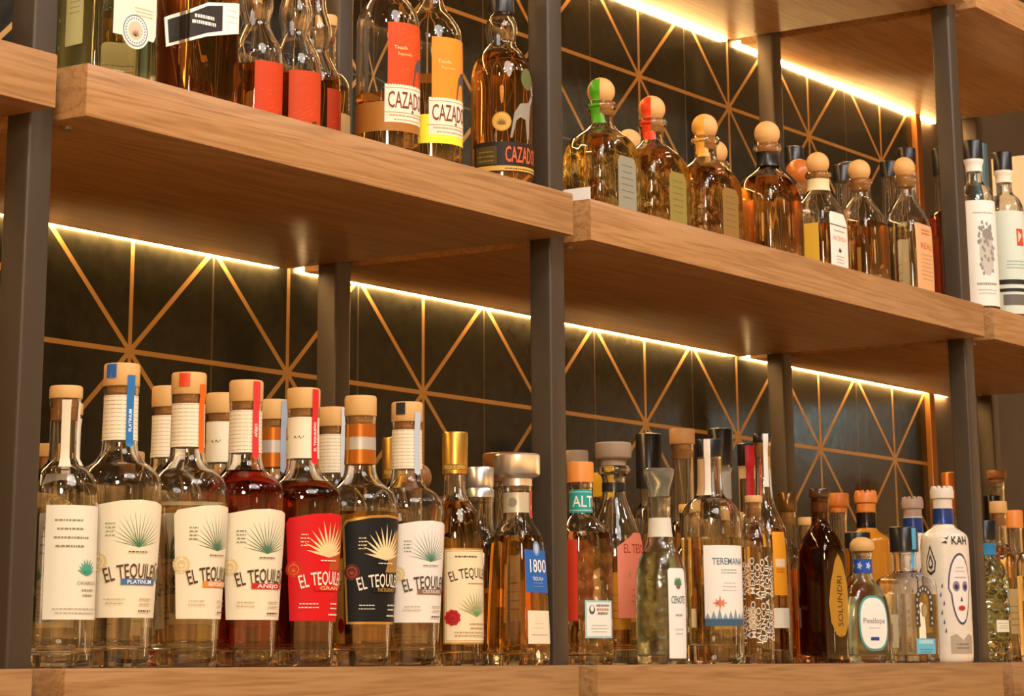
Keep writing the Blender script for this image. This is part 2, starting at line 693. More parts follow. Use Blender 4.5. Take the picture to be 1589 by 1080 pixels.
def bottle(loc, label, prof, liquid=None, level=None, face=0, glass=GLASS, wall=.0028, base=.009, cap=None,
           group=None, name='liquor_bottle', opaque=None, it=2, rough_in=False):
    """prof: (z, rx[, ry[, n]]) ; cap: (kind, ...) ; returns root, combined outside profile"""
    P = []
    for p in prof:
        z, rx = p[0], p[1]
        ry = p[2] if len(p) > 2 and p[2] else rx
        n = p[3] if len(p) > 3 else 2
        P.append((z, rx, ry, n))
    P = smooth_profile(P, it)
    root = bpy.data.objects.new(name, None)
    root.empty_display_size = .02
    C.objects.link(root)
    root.location = loc
    root.rotation_euler = (0, 0, -math.radians(face))
    tag(root, label, 'bottle', group)
    top = P[-1][0]
    # glass shell
    bm = bmesh.new()
    foot = P[0]
    outer = [ring(bm, foot[0] + .0012, foot[1] * .80, foot[2] * .80, foot[3])]
    outer += [ring(bm, p[0] + (.0004 if i == 0 else 0), p[1], p[2], p[3]) for i, p in enumerate(P)]
    if opaque:
        skin(bm, outer)
        link_mesh('body', bm, opaque, root, True)
    else:
        zi = P[0][0] + base
        inner = []
        zs = [z for z in [p[0] for p in P] if z > zi + .003]
        for z in reversed(zs):
            rx, ry, n = at_z(P, z)
            inner.append(ring(bm, z, max(rx - wall, .003), max(ry - wall, .003), n))
        rx, ry, n = at_z(P, zi)
        inner.append(ring(bm, zi + .0015, (rx - wall) * .96, (ry - wall) * .96, n))
        inner.append(ring(bm, zi, (rx - wall) * .82, (ry - wall) * .82, n))
        skin(bm, outer + inner)
        link_mesh('glass', bm, glass, root, True)
        if liquid:
            bm = bmesh.new()
            lv = level
            LR = []
            LR.append(ring(bm, zi - .0003, (rx - wall) * .82, (ry - wall) * .82, n))
            LR.append(ring(bm, zi + .0013, (rx - wall) * .96 + .0004, (ry - wall) * .96 + .0004, n))
            for z in [z for z in zs if z < lv] + [lv]:
                r2 = at_z(P, z)
                LR.append(ring(bm, z, r2[0] - wall + .0004, r2[1] - wall + .0004, r2[2]))
            skin(bm, LR)
            link_mesh('liquid', bm, liquid_mat(liquid), root, True)
    # cap
    OP = list(P)
    if cap:
        k = cap[0]
        if k == 'cork':          # turned wooden head with a cork plug
            _, r, h, *rest = cap
            m = rest[0] if rest else CORK
            cp = [(top, r * .97, r * .97, 2), (top + .0012, r, r, 2), (top + h - .002, r, r, 2), (top + h, r * .93, r * .93, 2)]
            c = lathe(cp, m, root, 'stopper')
            if not opaque:
                nr = at_z(P, top)[0] - wall
                lathe([(top - .022, nr * .93, nr * .93, 2), (top + .0005, nr * .99, nr * .99, 2)], CORKD, c, 'plug')
            OP += cp
        elif k == 'cap':         # capsule or screw cap slipped over the neck: top height, radius, drop
            _, r, h, drop, m = cap
            cp = [(top - drop, r, r, 2), (top + h - .002, r, r, 2), (top + h - .0006, r * .97, r * .97, 2), (top + h, r * .9, r * .9, 2)]
            c = lathe(cp, m, root, 'cap')
            OP = [p for p in OP if p[0] < top - drop] + cp
        elif k == 'ball':        # round wooden stopper
            _, r, m = cap
            n = 12
            cp = []
            for i in range(n + 1):
                a = -math.pi * .36 + (math.pi * .86) * i / n
                cp.append((top + r * .80 + r * math.sin(a), max(r * math.cos(a), .0004), max(r * math.cos(a), .0004), 2))
            c = lathe(cp, m, root, 'stopper')
            nr = at_z(P, top)[0] - wall
            lathe([(top - .020, nr * .93, nr * .93, 2), (top + .002, nr * .99, nr * .99, 2)], CORKD, c, 'plug')
            OP += cp
        elif k == 'crown':       # moulded stopper with a knobbly rim
            _, r, h, m = cap
            bm = bmesh.new()
            skin(bm, [ring(bm, *q) for q in [(top, r * .8, r * .8, 2), (top + h * .35, r * .82, r * .82, 2),
                                             (top + h * .42, r * .98, r * .98, 2), (top + h * .75, r, r, 2),
                                             (top + h * .86, r * .92, r * .92, 2)]])
            for i in range(10):
                a = 2 * math.pi * i / 10
                bmesh.ops.create_uvsphere(bm, u_segments=8, v_segments=6, radius=r * .2, matrix=Matrix.Translation(
                    (r * .74 * math.cos(a), r * .74 * math.sin(a), top + h * .88)))
            link_mesh('stopper', bm, m, root, True)
            OP += [(top, r * .8, r * .8, 2), (top + h * .4, r, r, 2), (top + h, r, r, 2)]
        elif k == 'mush':        # wide flat-topped stopper over a narrow stem
            _, r, h, stem, m = cap
            cp = [(top, stem, stem, 2), (top + h * .22, stem, stem, 2), (top + h * .30, r * .93, r * .93, 2), (top + h * .38, r, r, 2),
                  (top + h - .002, r, r, 2), (top + h, r * .94, r * .94, 2)]
            lathe(cp, m, root, 'stopper', 48)
            OP += cp
    BOTTLES.append(root)
    return root, OP


def rad(d):
    return math.radians(d)


#@@BOTTLES@@
# ---------------------------------------------------------------- bottle kinds
def std(r, hb, rn, hn, foot=.9, sh=None, lip=.0012, taper=1.0):
    """round bottle: body radius r up to hb, shoulder, neck radius rn up to hn"""
    sh = sh or (r - rn) * 1.1
    return [(0, r * foot * taper), (.004, r * taper), (hb * .5, r * (1 + taper) / 2), (hb, r), (hb + sh * .35, r * .93),
            (hb + sh * .75, r * .6 + rn * .4), (hb + sh, rn * 1.12), (hb + sh * 1.25, rn), (hn - .010, rn),
            (hn - .008, rn + lip), (hn, rn + lip)]


def square(a, d, hb, rn, hn, n=6, sh=.025, lip=.0015, waist=1.0):
    return [(0, a * .94, d * .94, n), (.004, a, d, n), (hb * .5, a * (1 + waist) / 2, d * (1 + waist) / 2, n),
            (hb, a * waist, d * waist, n), (hb + sh * .4, a * .88 * waist, d * .88 * waist, n * .7), (hb + sh * .8, rn * 1.5, rn * 1.5, 2.2),
            (hb + sh, rn * 1.05, rn * 1.05, 2), (hb + sh * 1.3, rn, rn, 2), (hn - .008, rn, rn, 2),
            (hn - .006, rn + lip, rn + lip, 2), (hn, rn + lip, rn + lip, 2)]


ELT = [(0, .0345), (.003, .0375), (.020, .0385), (.034, .0392), (.09, .0420), (.150, .0453), (.178, .0458), (.193, .0450), (.203, .0370),
       (.211, .0250), (.221, .0192), (.235, .0184), (.280, .0178), (.282, .0188), (.289, .0188)]


def text_fit(L, t, cx, cy_, h, w, col, arc=0):
    vs, _ = text_geo(t)
    k = h / .72
    nat = (max(v[0] for v in vs) - min(v[0] for v in vs)) * k
    return L.text(t, cx, cy_, h, col, w / nat, arc)


def elt_label(col, ink, leaf, word, bar, wordcol='#ffffff', border=None, base='#3e7c5a', gold=False, seal=('#dcc48e', '#efe0bd'),
              wash=None):
    w, h = .0505, .058
    pts = [(-w * .93, -h), (w * .93, -h), (w, h * .86), (w * .93, h * .95), (w * .4, h * 1.03), (0, h * 1.05),
           (-w * .4, h * 1.03), (-w * .93, h * .95), (-w, h * .86)]
    L = Label()
    if border:
        L.poly([(x * 1.055, y * 1.045) for x, y in pts], border, .35, .6)
    L.poly(pts, col)
    if gold:
        L.multi([[(.0, -.002), (.045, -.002), (.046, .04), (.03, .052), (.012, .040)]], wash)
    L.agave(0, .013, .040, leaf, 17 if not gold else 13, base, 1.35, .0006 if not gold else .0016)
    L.seal(-.042, -.002, .0098, seal[0], seal[1])
    L.small(-.030, .036, .010, 4, .0012, .004, leaf)
    text_fit(L, 'EL TEQUILEÑO', .002, -.0105, .0150, .072, ink, .13)
    L.rect(-.018, -.0250, .026, -.0190, bar)
    if word:
        text_fit(L, word, .004, -.0220, .0040, .030, wordcol)
    L.small(0, .0075, .026, 1, .0012, .003, ink)
    L.small(-.024, -.040, .024, 2, .0010, .004, '#b9a47c' if not gold else ink)
    L.small(.012, -.040, .018, 2, .0014, .005, '#b9a47c' if not gold else ink)
    L.small(.012, -.052, .020, 1, .0016, .005, ink)
    return L


def neck_sleeve(P, root, z0, z1, kind, face):
    L = Label()
    zc, hh = (z0 + z1) / 2, (z1 - z0) / 2
    hw = .0186 * 3.05
    if kind == 'ruled':
        L.rect(-hw, -hh, hw, hh, '#ece0c6')
        for i in range(11):
            y = -hh + (i + .6) * 2 * hh / 11
            L.multi([[(-hw, y), (hw, y), (hw, y + .0005), (-hw, y + .0005)]] and
                    [[(x, y), (x + .006, y), (x + .006, y + .0006), (x, y + .0006)] for x in
                     [-hw + k * .007 for k in range(int(2 * hw / .007))]], '#b8a27c')
            L.layer -= 1
    elif kind == 'signed':
        L.rect(-hw, -hh, hw, hh, '#ece0c6')
        for x in (-.046, -.026, -.006, .014):
            L.multi([[(x + k * .0016, math.sin(k * 1.9 + x * 90) * .0016), (x + k * .0016 + .0012, math.sin(k * 1.9 + 1.5) * .0018),
                      (x + k * .0016 + .0018, math.sin(k * 1.9 + 1.5) * .0018 + .0009), (x + k * .0016 + .0006, math.sin(k * 1.9) * .0016 + .0009)]
                     for k in range(8)], '#2a2119')
            L.layer -= 1
    elif kind == 'copper':
        L.rect(-hw, -hh, hw, hh, '#b5651f', .35, .5)
        L.rect(-hw, -hh * .28, hw, hh * .35, '#b9b2a8', .4, .3)
        L.rect(-.033, -hh, -.029, hh, '#d99a3a', .4, .3)
    L.wrap(P, zc, 0, root, 'neck_label')


def strap(P, root, ang, z0, z1, col, w=.0085, word=None, wcol='#ffffff', metal=0, point=True, off=.0011):
    zc, hh = (z0 + z1) / 2, (z1 - z0) / 2
    L = Label()
    pts = [(-w / 2, -hh + (.003 if point else 0)), (0, -hh), (w / 2, -hh + (.003 if point else 0)), (w / 2, hh), (-w / 2, hh)]
    L.poly(pts, col, .4, metal)
    if word:
        L.text(word, 0, -hh * .25, w * .42, wcol, 1.0, 0, True)
    return L.wrap(P, zc, ang, root, 'strap', off=off)


def elteq(loc, label, face, liq, level, lab, neck, strapcol=None, patch=None, word=None, metal=0, group='tall rounded bottles, front and second row'):
    root, P = bottle(loc, label, ELT, liq, level, face, base=.019, cap=('cork', .0193, .024), group=None)
    if lab:
        lab.wrap(P, .108, 0, root)
    neck_sleeve(P, root, .232, .279, neck, face)
    if strapcol:
        strap(P, root, 0, .224, .300 if patch else .311, strapcol, word=word, metal=metal)
    if patch:
        strap(P, root, rad(-66), .297, .3115, patch, .012, point=False, metal=metal)
    return root


CREAM = '#eadfc2'
elteq((.164, .090, 0), 'clear bottle with blue neck strap and blue bar on its cream label', 16, CLEAR, .188,
      elt_label(CREAM, '#5a3a26', '#8c9a78', 'PLATINUM', '#4472a4'), 'ruled', '#2f74b4', '#2a5ea8', 'PLATINUM')
elteq((.272, .090, 0), 'clear bottle with orange neck strap and orange bar on its cream label', -3, STRAW, .172,
      elt_label(CREAM, '#4a3322', '#6f8066', 'REPOSADO', '#e08a3c'), 'ruled', '#e0661e', '#d8431c')
elteq((.370, .090, 0), 'bottle of deep red spirit with a cream agave label and red strap', 13, '#cc3420', .212,
      elt_label(CREAM, '#4a3322', '#6f8066', 'AÑEJO', '#c8281e'), 'ruled', '#d23a3a', None, 'AÑEJO')
elteq((.474, .090, 0), 'dark bottle with a bright red label and gold agave fan', 7, '#9a4418', .205,
      elt_label('#d3141b', '#f8ead4', '#f0d49a', 'GRAN', '#d3141b', '#f0c98a', None, None, True,
                ('#c8301a', '#e2702c'), '#b8501e'), 'signed', '#d02a30', None, 'EL TEQUILEÑO')
elteq((.583, .090, 0), 'amber bottle with a black gold-edged label and gold agave fan', 8, '#f4c476', .176,
      elt_label('#151719', '#f3ead6', '#ecd9a6', 'THE SASSENACH', '#151719', '#c99a4a', '#c79a4c', None, True,
                ('#5a2a1e', '#b8452c'), '#a9803f'), 'copper')
elteq((.677, .090, 0), 'bottle with white label and silver neck strap, left of the gold-capped one', 12, '#f8deb4', .168,
      elt_label('#ece5dc', '#4a4038', '#7d9488', 'CRISTALINO', '#8a6a5c', '#f0e6dc', None, '#2f8a5c'), 'ruled', '#b9c4d0', '#2c2a2a', None, 0)
# second row of the same bottles
elteq((.363, .200, 0), 'rear bottle with ruled neck label, half hidden by the orange-strapped bottle', 10, AMBER, .18,
      elt_label(CREAM, '#4a3322', '#6f8066', 'PLATINUM', '#4472a4'), 'ruled')
elteq((.458, .200, 0), 'rear bottle with signed neck label, behind the cream-labelled red-spirit bottle', 10, AMBER, .17,
      elt_label(CREAM, '#4a3322', '#6f8066', 'REPOSADO', '#e08a3c'), 'signed')
elteq((.554, .200, 0), 'rear bottle with copper and silver neck label, left of the red-labelled bottle', 10, DEEP, .19,
      elt_label(CREAM, '#4a3322', '#6f8066', 'AÑEJO', '#c8281e'), 'copper', '#9aa6b8')
elteq((.672, .200, 0), 'rear bottle with ruled neck label, between red- and black-labelled bottles', 10, AMBER, .18,
      elt_label(CREAM, '#4a3322', '#6f8066', 'PLATINUM', '#4472a4'), 'ruled', '#c8ccd0')


# slim bottle with hand-written style label, far left
def handwritten(loc, label, face, liq, level):
    root, P = bottle(loc, label, std(.0365, .172, .0150, .268, .92, .030), liq, level, face, base=.014,
                     cap=('cork', .0172, .013))
    L = Label([(-.040, -.056), (.036, -.056), (.036, .056), (-.040, .056)], '#e6e0cc')
    for i, (x, w_) in enumerate([(-.020, .03), (-.018, .034), (-.016, .04), (-.018, .036)]):
        L.small(x + .004, .040 - i * .0085, w_, 1, .0020, .004, '#8f8672')
    L.agave(.006, -.012, .016, '#4fa286', 9, '#3f9a7c', 1.2, .0016)
    text_fit(L, 'CASAMIGOS', .008, -.020, .0032, .028, '#a09a88')
    L.small(.008, -.028, .018, 2, .0016, .005, '#9a927c')
    L.small(-.004, -.046, .052, 2, .0010, .004, '#a89f88')
    L.wrap(P, .103, rad(-4), root)
    N = Label()
    N.poly([(-.0045, -.034), (.0045, -.034), (.0045, .034), (-.0045, .034)], '#ded2b8')
    N.wrap(P, .232, rad(-38), root, 'neck_label')
    N = Label()
    N.poly([(-.004, -.032), (.006, -.032), (.003, .032), (-.003, .032)], '#e6dac0')
    N.wrap(P, .232, rad(25), root, 'neck_label')
    # clear wrapper over stopper
    return root


handwritten((.070, .080, 0), 'clear slim bottle with plain cream label, leftmost on the bottom shelf', 4, CLEAR, .19)
handwritten((.198, .200, 0), 'clear bottle behind the leftmost one, only its pale neck showing', 4, CLEAR, .19)

# small bottle with gold cap and red wax seal
def gold_elt(loc, label, face, liq, full=True):
    root, P = bottle(loc, label, std(.0345, .150, .0135, .258, .93, .052), liq, .198, face, base=.016,
                     cap=('cap', .0160, .026, .026, GOLD))
    L = Label()
    w, h = .042, .0575
    L.rect(-w, -h, w, h, '#b98a3c', .4, .4)
    L.rect(-w + .0022, -h + .0022, w - .0022, h - .0022, '#ead9b2')
    L.rect(-w + .0035, -h + .0035, w - .0035, h - .0035, '#b98a3c', .4, .4)
    L.rect(-w + .0043, -h + .0043, w - .0043, h - .0043, '#ead9b2')
    text_fit(L, 'EL TEQUILEÑO', 0, .028, .0125, .066, '#4a2f1e', .10)
    L.small(-.012, .046, .040, 1, .0018, .004, '#5a4330')
    L.small(.004, .014, .034, 1, .0014, .004, '#c07a4c')
    L.agave(.002, -.024, .033, '#a8a878', 13, '#4e9a4c', 1.2, .0009)
    L.seal(-.030, -.026, .0100, '#b8141a', '#8c0e12', 9)
    L.small(.004, -.034, .030, 2, .0012, .005, '#b07a5c')
    L.small(0, -.044, .056, 2, .0011, .004, '#a08a68')
    L.wrap(P, .083, rad(2), root)
    N = Label()
    N.rect(-.016, -.0035, .016, .0035, '#8a6420')
    text_fit(N, 'TEQUILEÑO', 0, 0, .0044, .028, '#e8bf62')
    N.wrap(P, .240, rad(-45), root, 'cap_print')
    return root


gold_elt((.779, .090, 0), 'gold-capped bottle with bordered cream label and red wax seal', 12, '#f4cf80')
gold_elt((.800, .200, 0), 'gold-capped bottle behind, between the black- and white-labelled bottles', 10, '#d99a3c')


# trapezoid bottle with wide silver stopper
def silver_top(loc, label, face, liq, mcap=CHROME, wcap=.0292, s=1.0, lab=True):
    pr = [(0, .0300, .0300, 6), (.005, .0325, .0325, 6), (.09, .0300, .0300, 6), (.150, .0270, .0270, 6), (.163, .0245, .0245, 4),
          (.174, .0195, .0195, 2.4), (.184, .0178, .0178, 2), (.212, .0178, .0178, 2), (.214, .0188, .0188, 2), (.220, .0188, .0188, 2)]
    root, P = bottle(loc, label, [(a * s, b * s, c * s, n) for a, b, c, n in pr], liq, .158 * s, face, base=.013,
                     cap=('mush', wcap, .040 * s, .019, mcap))
    if lab:
        L = Label()
        L.poly([(-.0245, -.027), (.0265, -.027), (.0245, .025), (-.0235, .025)], '#2767b8')
        L.ell(0, .027, .0075, .009, '#6f94c8')
        L.ell(0, .027, .0045, .006, '#b9c4d4')
        text_fit(L, '1800', 0, .006, .0165, .036, '#f4efe6')
        text_fit(L, 'TEQUILA', 0, -.010, .0042, .024, '#e6e8ee')
        L.small(0, -.016, .026, 2, .0009, .004, '#7fa8dc')
        L.wrap(P, .115, 0, root, flat=True)
        L = Label([(-.0245, -.020), (.0265, -.020), (.0255, .020), (-.0235, .020)], '#ece0c2')
        L.small(0, -.010, .036, 1, .0012, .004, '#93a0a8')
        L.small(0, .004, .026, 2, .0006, .005, '#cfc09c')
        L.wrap(P, .046, 0, root, flat=True)
        N = Label()
        N.rect(-.030, -.0125, .030, .0125, '#c9c0a8', .35, .3)
        N.ell(-.010, 0, .006, .006, '#8f8670')
        N.wrap(P, .199, rad(-45), root, 'neck_label')
        strap(P, root, rad(8), .180, .214, '#c8382a', .006, '1800', '#f2d8c8', 0, False)
    return root


silver_top((.864, .053, 0), 'square bottle with wide silver stopper and blue 1800 label', 0, '#f2cc84')
silver_top((1.015, .215, 0), 'rear bottle with narrower silver stopper, behind the gold-capped bottle', 0, '#e8b25a', CHROME, .0185, 1.0, False)
# generic rear bottles of the left bay
BROWN = mat('brown_stopper', srgb('#8a5a30'), .4)
GREYC = mat('grey_stopper', srgb('#9a8672'), .6)
TANC = mat('tan_stopper', srgb('#b98a58'), .5)


def generic(loc, label, r, hb, rn, hn, liq, lvl, cap, face=20, lab=None, shape='round', glass=GLASS, d=None, base=.01, sh=None, group=None):
    pr = std(r, hb, rn, hn, .92, sh) if shape == 'round' else square(r, d or r, hb, rn, hn, 6, sh or .025)
    root, P = bottle(loc, label, pr, liq, lvl, face, glass, base=base, cap=cap, group=group)
    if lab:
        col, w, h, zc, ang, extra = lab
        L = Label([(-w, -h), (w, -h), (w, h), (-w, h)], col)
        if extra:
            extra(L, w, h)
        L.wrap(P, zc, rad(ang), root, flat=(shape != 'round' and abs(ang) < 1))
    return root, P


def print_rows(n, ink, title=None, th=.006):
    def f(L, w, h):
        if title:
            text_fit(L, title, 0, h * .45, th, w * 1.5, ink)
        for i in range(n):
            L.small(0, h * .2 - i * h * 1.1 / max(1, n), w * 1.4, 1, .0013, .004, ink)
    return f


generic((.885, .225, 0), 'rear bottle with round amber knob stopper, between silver strap and gold cap', .030, .150, .012, .225, DEEP, .14,
        ('ball', .0185, BROWN), lab=('#d8c49a', .03, .035, .08, 0, print_rows(4, '#6a4a2c')))
generic((1.205, .300, 0), 'rear bottle with broad brown stopper, behind the wide silver stopper', .040, .165, .020, .255, AMBER, .16,
        ('mush', .0345, .040, .02, BROWN), lab=('#d0b07a', .04, .04, .09, 0, print_rows(4, '#5a3a1c')))
for i, (x, liq) in enumerate([(.30, DEEP), (.44, AMBER), (.60, DEEP), (.72, MAHOG)]):
    generic((x, .325, 0), 'amber bottle in the back row of the left bay, %s' %
            ('behind the blue-strapped bottle', 'behind the orange-strapped bottle', 'behind the red-labelled bottle',
             'behind the black-labelled bottle')[i], .036, .150, .014, .235, liq, .15, ('cork', .016, .015),
            lab=('#cdae78', .04, .04, .085, 0, print_rows(4, '#6a4a2c')))

# ---------------------------------------------------------------- bottom shelf, centre bay
ORC = mat('orange_cap', srgb('#dd8a3e'), .45)
YEC = mat('yellow_cap', srgb('#d8a81e'), .4)
root, P = bottle((1.056, .080, 0), 'bottle with orange cap, teal neck band and red back label', square(.036, .033, .165, .0150, .236, 4, .028),
                 '#f5d9a8', .170, 15, PEBBLE, base=.012, cap=('cap', .0180, .027, .000, ORC))
L = Label()
L.rect(-.045, -.0150, .045, .0150, '#2f9a96')
L.rect(-.045, -.0125, .045, -.0115, '#bfe0d8')
L.rect(-.045, .0115, .045, .0125, '#bfe0d8')
text_fit(L, 'ALTOS', .006, 0, .0150, .050, '#f0ead8')
L.wrap(P, .211, rad(-12), root, 'neck_label')
L = Label([(-.024, -.024), (.024, -.024), (.024, .024), (-.024, .024)], '#9cc8cc')
L.rect(-.0215, -.0215, .0215, .0215, '#e6e8e0')
L.ell(-.013, .012, .005, .006, '#55504c')
L.ell(-.013, .0135, .003, .004, '#e6e8e0')
for i in range(3):
    L.small(.006, .016 - i * .005, .024, 1, .0030, .004, '#8a7a74' if i != 1 else '#c88a70')
L.small(0, -.008, .034, 3, .0008, .004, '#b9b6aa')
L.wrap(P, .058, 0, root, flat=True)
L = Label([(-.036, -.052), (.030, -.052), (.030, .052), (-.036, .052)], '#c83a20')
L.small(0, .03, .03, 8, .0012, .008, '#e0876a')
L.wrap(P, .108, rad(-100), root, 'side_label')
L = Label([(-.024, -.052), (.024, -.052), (.024, .052), (-.024, .052)], '#c83a20')
L.wrap(P, .108, rad(176), root, 'back_label')

# round-shouldered decanter with wide grey stopper, pink label
PR = [(0, .040), (.004, .0425), (.06, .0425), (.135, .0420), (.165, .0400), (.190, .0330), (.208, .0260), (.225, .0190), (.240, .0165),
      (.262, .0165), (.266, .0235), (.272, .0245), (.276, .0200)]
root, P = bottle((1.290, .172, 0), 'clear decanter with broad grey stopper and pink label', PR, '#e6a93c', .158, 20, base=.02,
                 cap=('mush', .0262, .033, .018, GREYC))
L = Label()
L.poly([(-.022, -.052), (.040, -.052), (.040, .066), (.010, .066), (-.022, .046)], '#e58468')
text_fit(L, 'EL TESORO', .016, .044, .013, .056, '#9c3428')
L.small(.016, .008, .02, 3, .0025, .008, '#b85040')
L.small(.012, -.014, .03, 3, .0016, .008, '#c85f4c')
L.ell(-.004, .008, .0022, .006, '#c98a50')
L.wrap(P, .115, rad(-4), root)
band(P, .240, .252, BLACKP, root, 'neck_band')
L = Label([(-.016, -.020), (.016, -.020), (.016, .020), (-.016, .020)], '#d9b26a')
L.ell(0, -.002, .010, .014, '#3a2c1c')
L.wrap(P, .118, rad(-80), root, 'back_label')

# hammered green-glass bottle
PR = [(0, .0330), (.004, .0350), (.05, .0356), (.108, .0354), (.136, .0325), (.153, .0240), (.166, .0175), (.196, .0150),
      (.200, .0150), (.222, .0152), (.226, .0165)]
root, P = bottle((1.245, .070, 0), 'hammered green-glass bottle with flared glassy stopper and tall white label', PR, '#e9f2e4', .150, 18,
                 HAMMER, base=.012)
GST = mat('grey_green_stopper', srgb('#b4b8aa'), .2, 0, .8)
lathe([(.2258, .014, .014, 2), (.236, .0150, .0150, 2), (.246, .0180, .0180, 2), (.256, .0212, .0212, 2), (.2635, .0212, .0212, 2),
       (.2650, .0190, .0190, 2)], GST, root, 'stopper')
L = Label([(-.016, -.060), (.016, -.060), (.016, .056), (.013, .060), (-.013, .060), (-.016, .057)], '#eceae4')
L.agave(0, .038, .011, '#4f8a6e', 9, '#4a6a4a', 1.5, .002)
L.ell(0, .036, .004, .004, '#7a5a48')
text_fit(L, 'CENOTE', 0, .018, .010, .024, '#4e6a74')
L.small(0, -.004, .012, 1, .0026, .004, '#8a98a0')
L.small(0, -.022, .014, 2, .0012, .006, '#b0b6ba')
L.wrap(P, .068, rad(0), root)
L = Label([(-.040, -.013), (.016, -.013), (.016, .013), (-.040, .013)], '#d9d4c4')
L.wrap(P, .184, rad(-20), root, 'neck_label')

# round-bodied bottle, black cap, white label
PR = [(0, .0400), (.004, .0432), (.04, .0438), (.160, .0438), (.190, .0438), (.214, .0420), (.227, .0320), (.233, .0215), (.242, .0182),
      (.290, .0172), (.292, .0180), (.298, .0180)]
root, P = bottle((1.407, .080, 0), 'round-shouldered clear bottle with black cap and white label', PR, '#f3ecc8', .176, 32, base=.026,
                 cap=('cap', .0192, .019, .006, BLACKP))
L = Label([(-.034, -.056), (.034, -.056), (.034, .056), (-.034, .056)], '#eeeae2')
L.rect(-.034, -.056, .034, -.046, '#41607a')
L.multi([[(-.034 + i * .0085, -.046), (-.026 + i * .0085, -.046), (-.030 + i * .0085, -.038 + (i % 3) * .003)] for i in range(8)], '#7f98a6')
text_fit(L, 'TEREMANA', .004, .034, .0095, .052, '#5c7484')
L.small(.004, .021, .030, 2, .0014, .004, '#9aa4ac')
L.small(.004, .003, .024, 3, .0010, .005, '#b7bcc0')
L.multi([[(-.014, -.022), (-.012, -.013), (-.010, -.022), (-.001, -.024), (-.010, -.026), (-.012, -.035), (-.014, -.026),
          (-.023, -.024)], [(-.018, -.030), (-.0115, -.024), (-.018, -.018)], [(-.006, -.030), (-.0125, -.024), (-.006, -.018)]], '#dc8a6c')
L.wrap(P, .108, rad(0), root)
strap(P, root, rad(-38), .236, .316, '#e6dccb', .0085, None, point=False)
N = Label([(-.010, -.026), (.010, -.026), (.010, .026), (-.010, .026)], '#c9a67c')
N.wrap(P, .262, rad(-88), root, 'neck_label')

# slim bottle covered with white lettering
root, P = bottle((1.500, .060, 0), 'slim bottle covered all over with white lettering', std(.0245, .170, .0105, .230, .95, .030), '#f2e2b8',
                 .165, 20, base=.012, cap=('cork', .013, .010))
L = Label()
ws = ['TEQUILA', 'AGAVE', 'MEXICO', 'JALISCO', 'BLANCO', 'TEQUILA', 'AGAVE', 'MEXICO', 'BLANCO']
for i, t in enumerate(ws * 2):
    vs, _ = text_geo(t)
    L.text(t, -.032 + (i % 9) * .0075, -.034 + (i // 9) * .062 + (i % 3) * .004, .0068, '#efe8dc', 1.5, 0, True)
L.layer = 1
L.items = [(a, b2, c, 0, e) for a, b2, c, d, e in L.items]
L.wrap(P, .088, rad(-14), root, 'lettering')

# amber bottle with cork, orange strip label and white side label
PR = [(0, .0355), (.004, .0375), (.05, .038), (.165, .038), (.195, .0355), (.218, .0270), (.236, .0180), (.252, .0140), (.300, .0125),
      (.330, .0125), (.332, .0140), (.337, .0140)]
root, P = bottle((1.722, .162, 0), 'tall dark-spirit bottle with cork, orange strip label and white paper tag', PR, '#d89a58', .205, 22, base=.02,
                 cap=('cork', .0150, .014, BLACKP))
L = Label([(-.0125, -.048), (.0125, -.048), (.0125, .048), (-.0125, .048)], '#e89a22')
L.rect(-.009, -.005, .009, .007, '#e8c9a0')
L.small(0, -.010, .016, 2, .0022, .004, '#b8601c')
L.wrap(P, .150, rad(-4), root)
L = Label([(-.034, -.0150), (.020, -.0150), (.020, .0150), (-.034, .0150)], '#e6dccb')
L.wrap(P, .068, rad(-10), root, 'tag')
strap(P, root, rad(-20), .268, .350, '#e4ddd2', .007, None, point=False)

# dark square bottle with a long gold leaf-shaped label
DKB = mat('smoked_brown_glass', (.36, .20, .10), 0, 0, 1, 1.5)
root, P = bottle((1.724, .066, 0), 'dark square bottle with long pointed gold label of vertical letters', square(.0300, .0310, .165, .0140, .248, 5, .040),
                 '#a85028', .17, 10, DKB, base=.012, cap=('cork', .0165, .014, mat('smoked_cap', srgb('#4a2f1e'), .15)))
L = Label()
L.poly([(x * 1.6, y) for x, y in [(0, .064), (.006, .050), (.0125, .020), (.0150, -.010), (.0135, -.040), (.007, -.058), (0, -.062), (-.007, -.058),
                                  (-.0135, -.040), (-.0150, -.010), (-.0125, .020), (-.006, .050)]], '#b98f34', .4, .4)
L.text('SOLUNDRI', 0, -.008, .0125, '#4a3414', .9, 0, True)
L.wrap(P, .100, 0, root, flat=True)

# small blue-green bottle with round wooden stopper and oval label
AQUA = mat('aqua_tinted_glass', (.86, .96, .94), .10, 0, 1, 1.5)
PR = [(0, .0400, .022, 3), (.004, .0425, .024, 3.4), (.05, .0425, .024, 3.4), (.090, .0390, .023, 3.2), (.112, .030, .020, 2.6),
      (.124, .0165, .0150, 2), (.132, .0145, .0145, 2), (.160, .0140, .0140, 2), (.162, .0155, .0155, 2), (.168, .0155, .0155, 2)]
root, P = bottle((1.832, .050, 0), 'short aqua glass bottle with domed wooden stopper and oval label', PR, '#f6fbf6', .100, 28, AQUA, base=.012)
lathe([(.168, .0135, .0135, 2), (.170, .0180, .0180, 2), (.175, .0200, .0200, 2), (.182, .0190, .0190, 2), (.188, .0145, .0145, 2),
       (.1915, .0070, .0070, 2), (.192, .001, .001, 2)], CORK, root, 'stopper')
L = Label()
n = 36
sup = lambda a, b2: [(a * math.copysign(abs(math.cos(t)) ** .75, math.cos(t)), b2 * math.copysign(abs(math.sin(t)) ** .75, math.sin(t)))
                     for t in [2 * math.pi * i / n for i in range(n)]]
L.poly(sup(.0275, .042), '#4f9a9c')
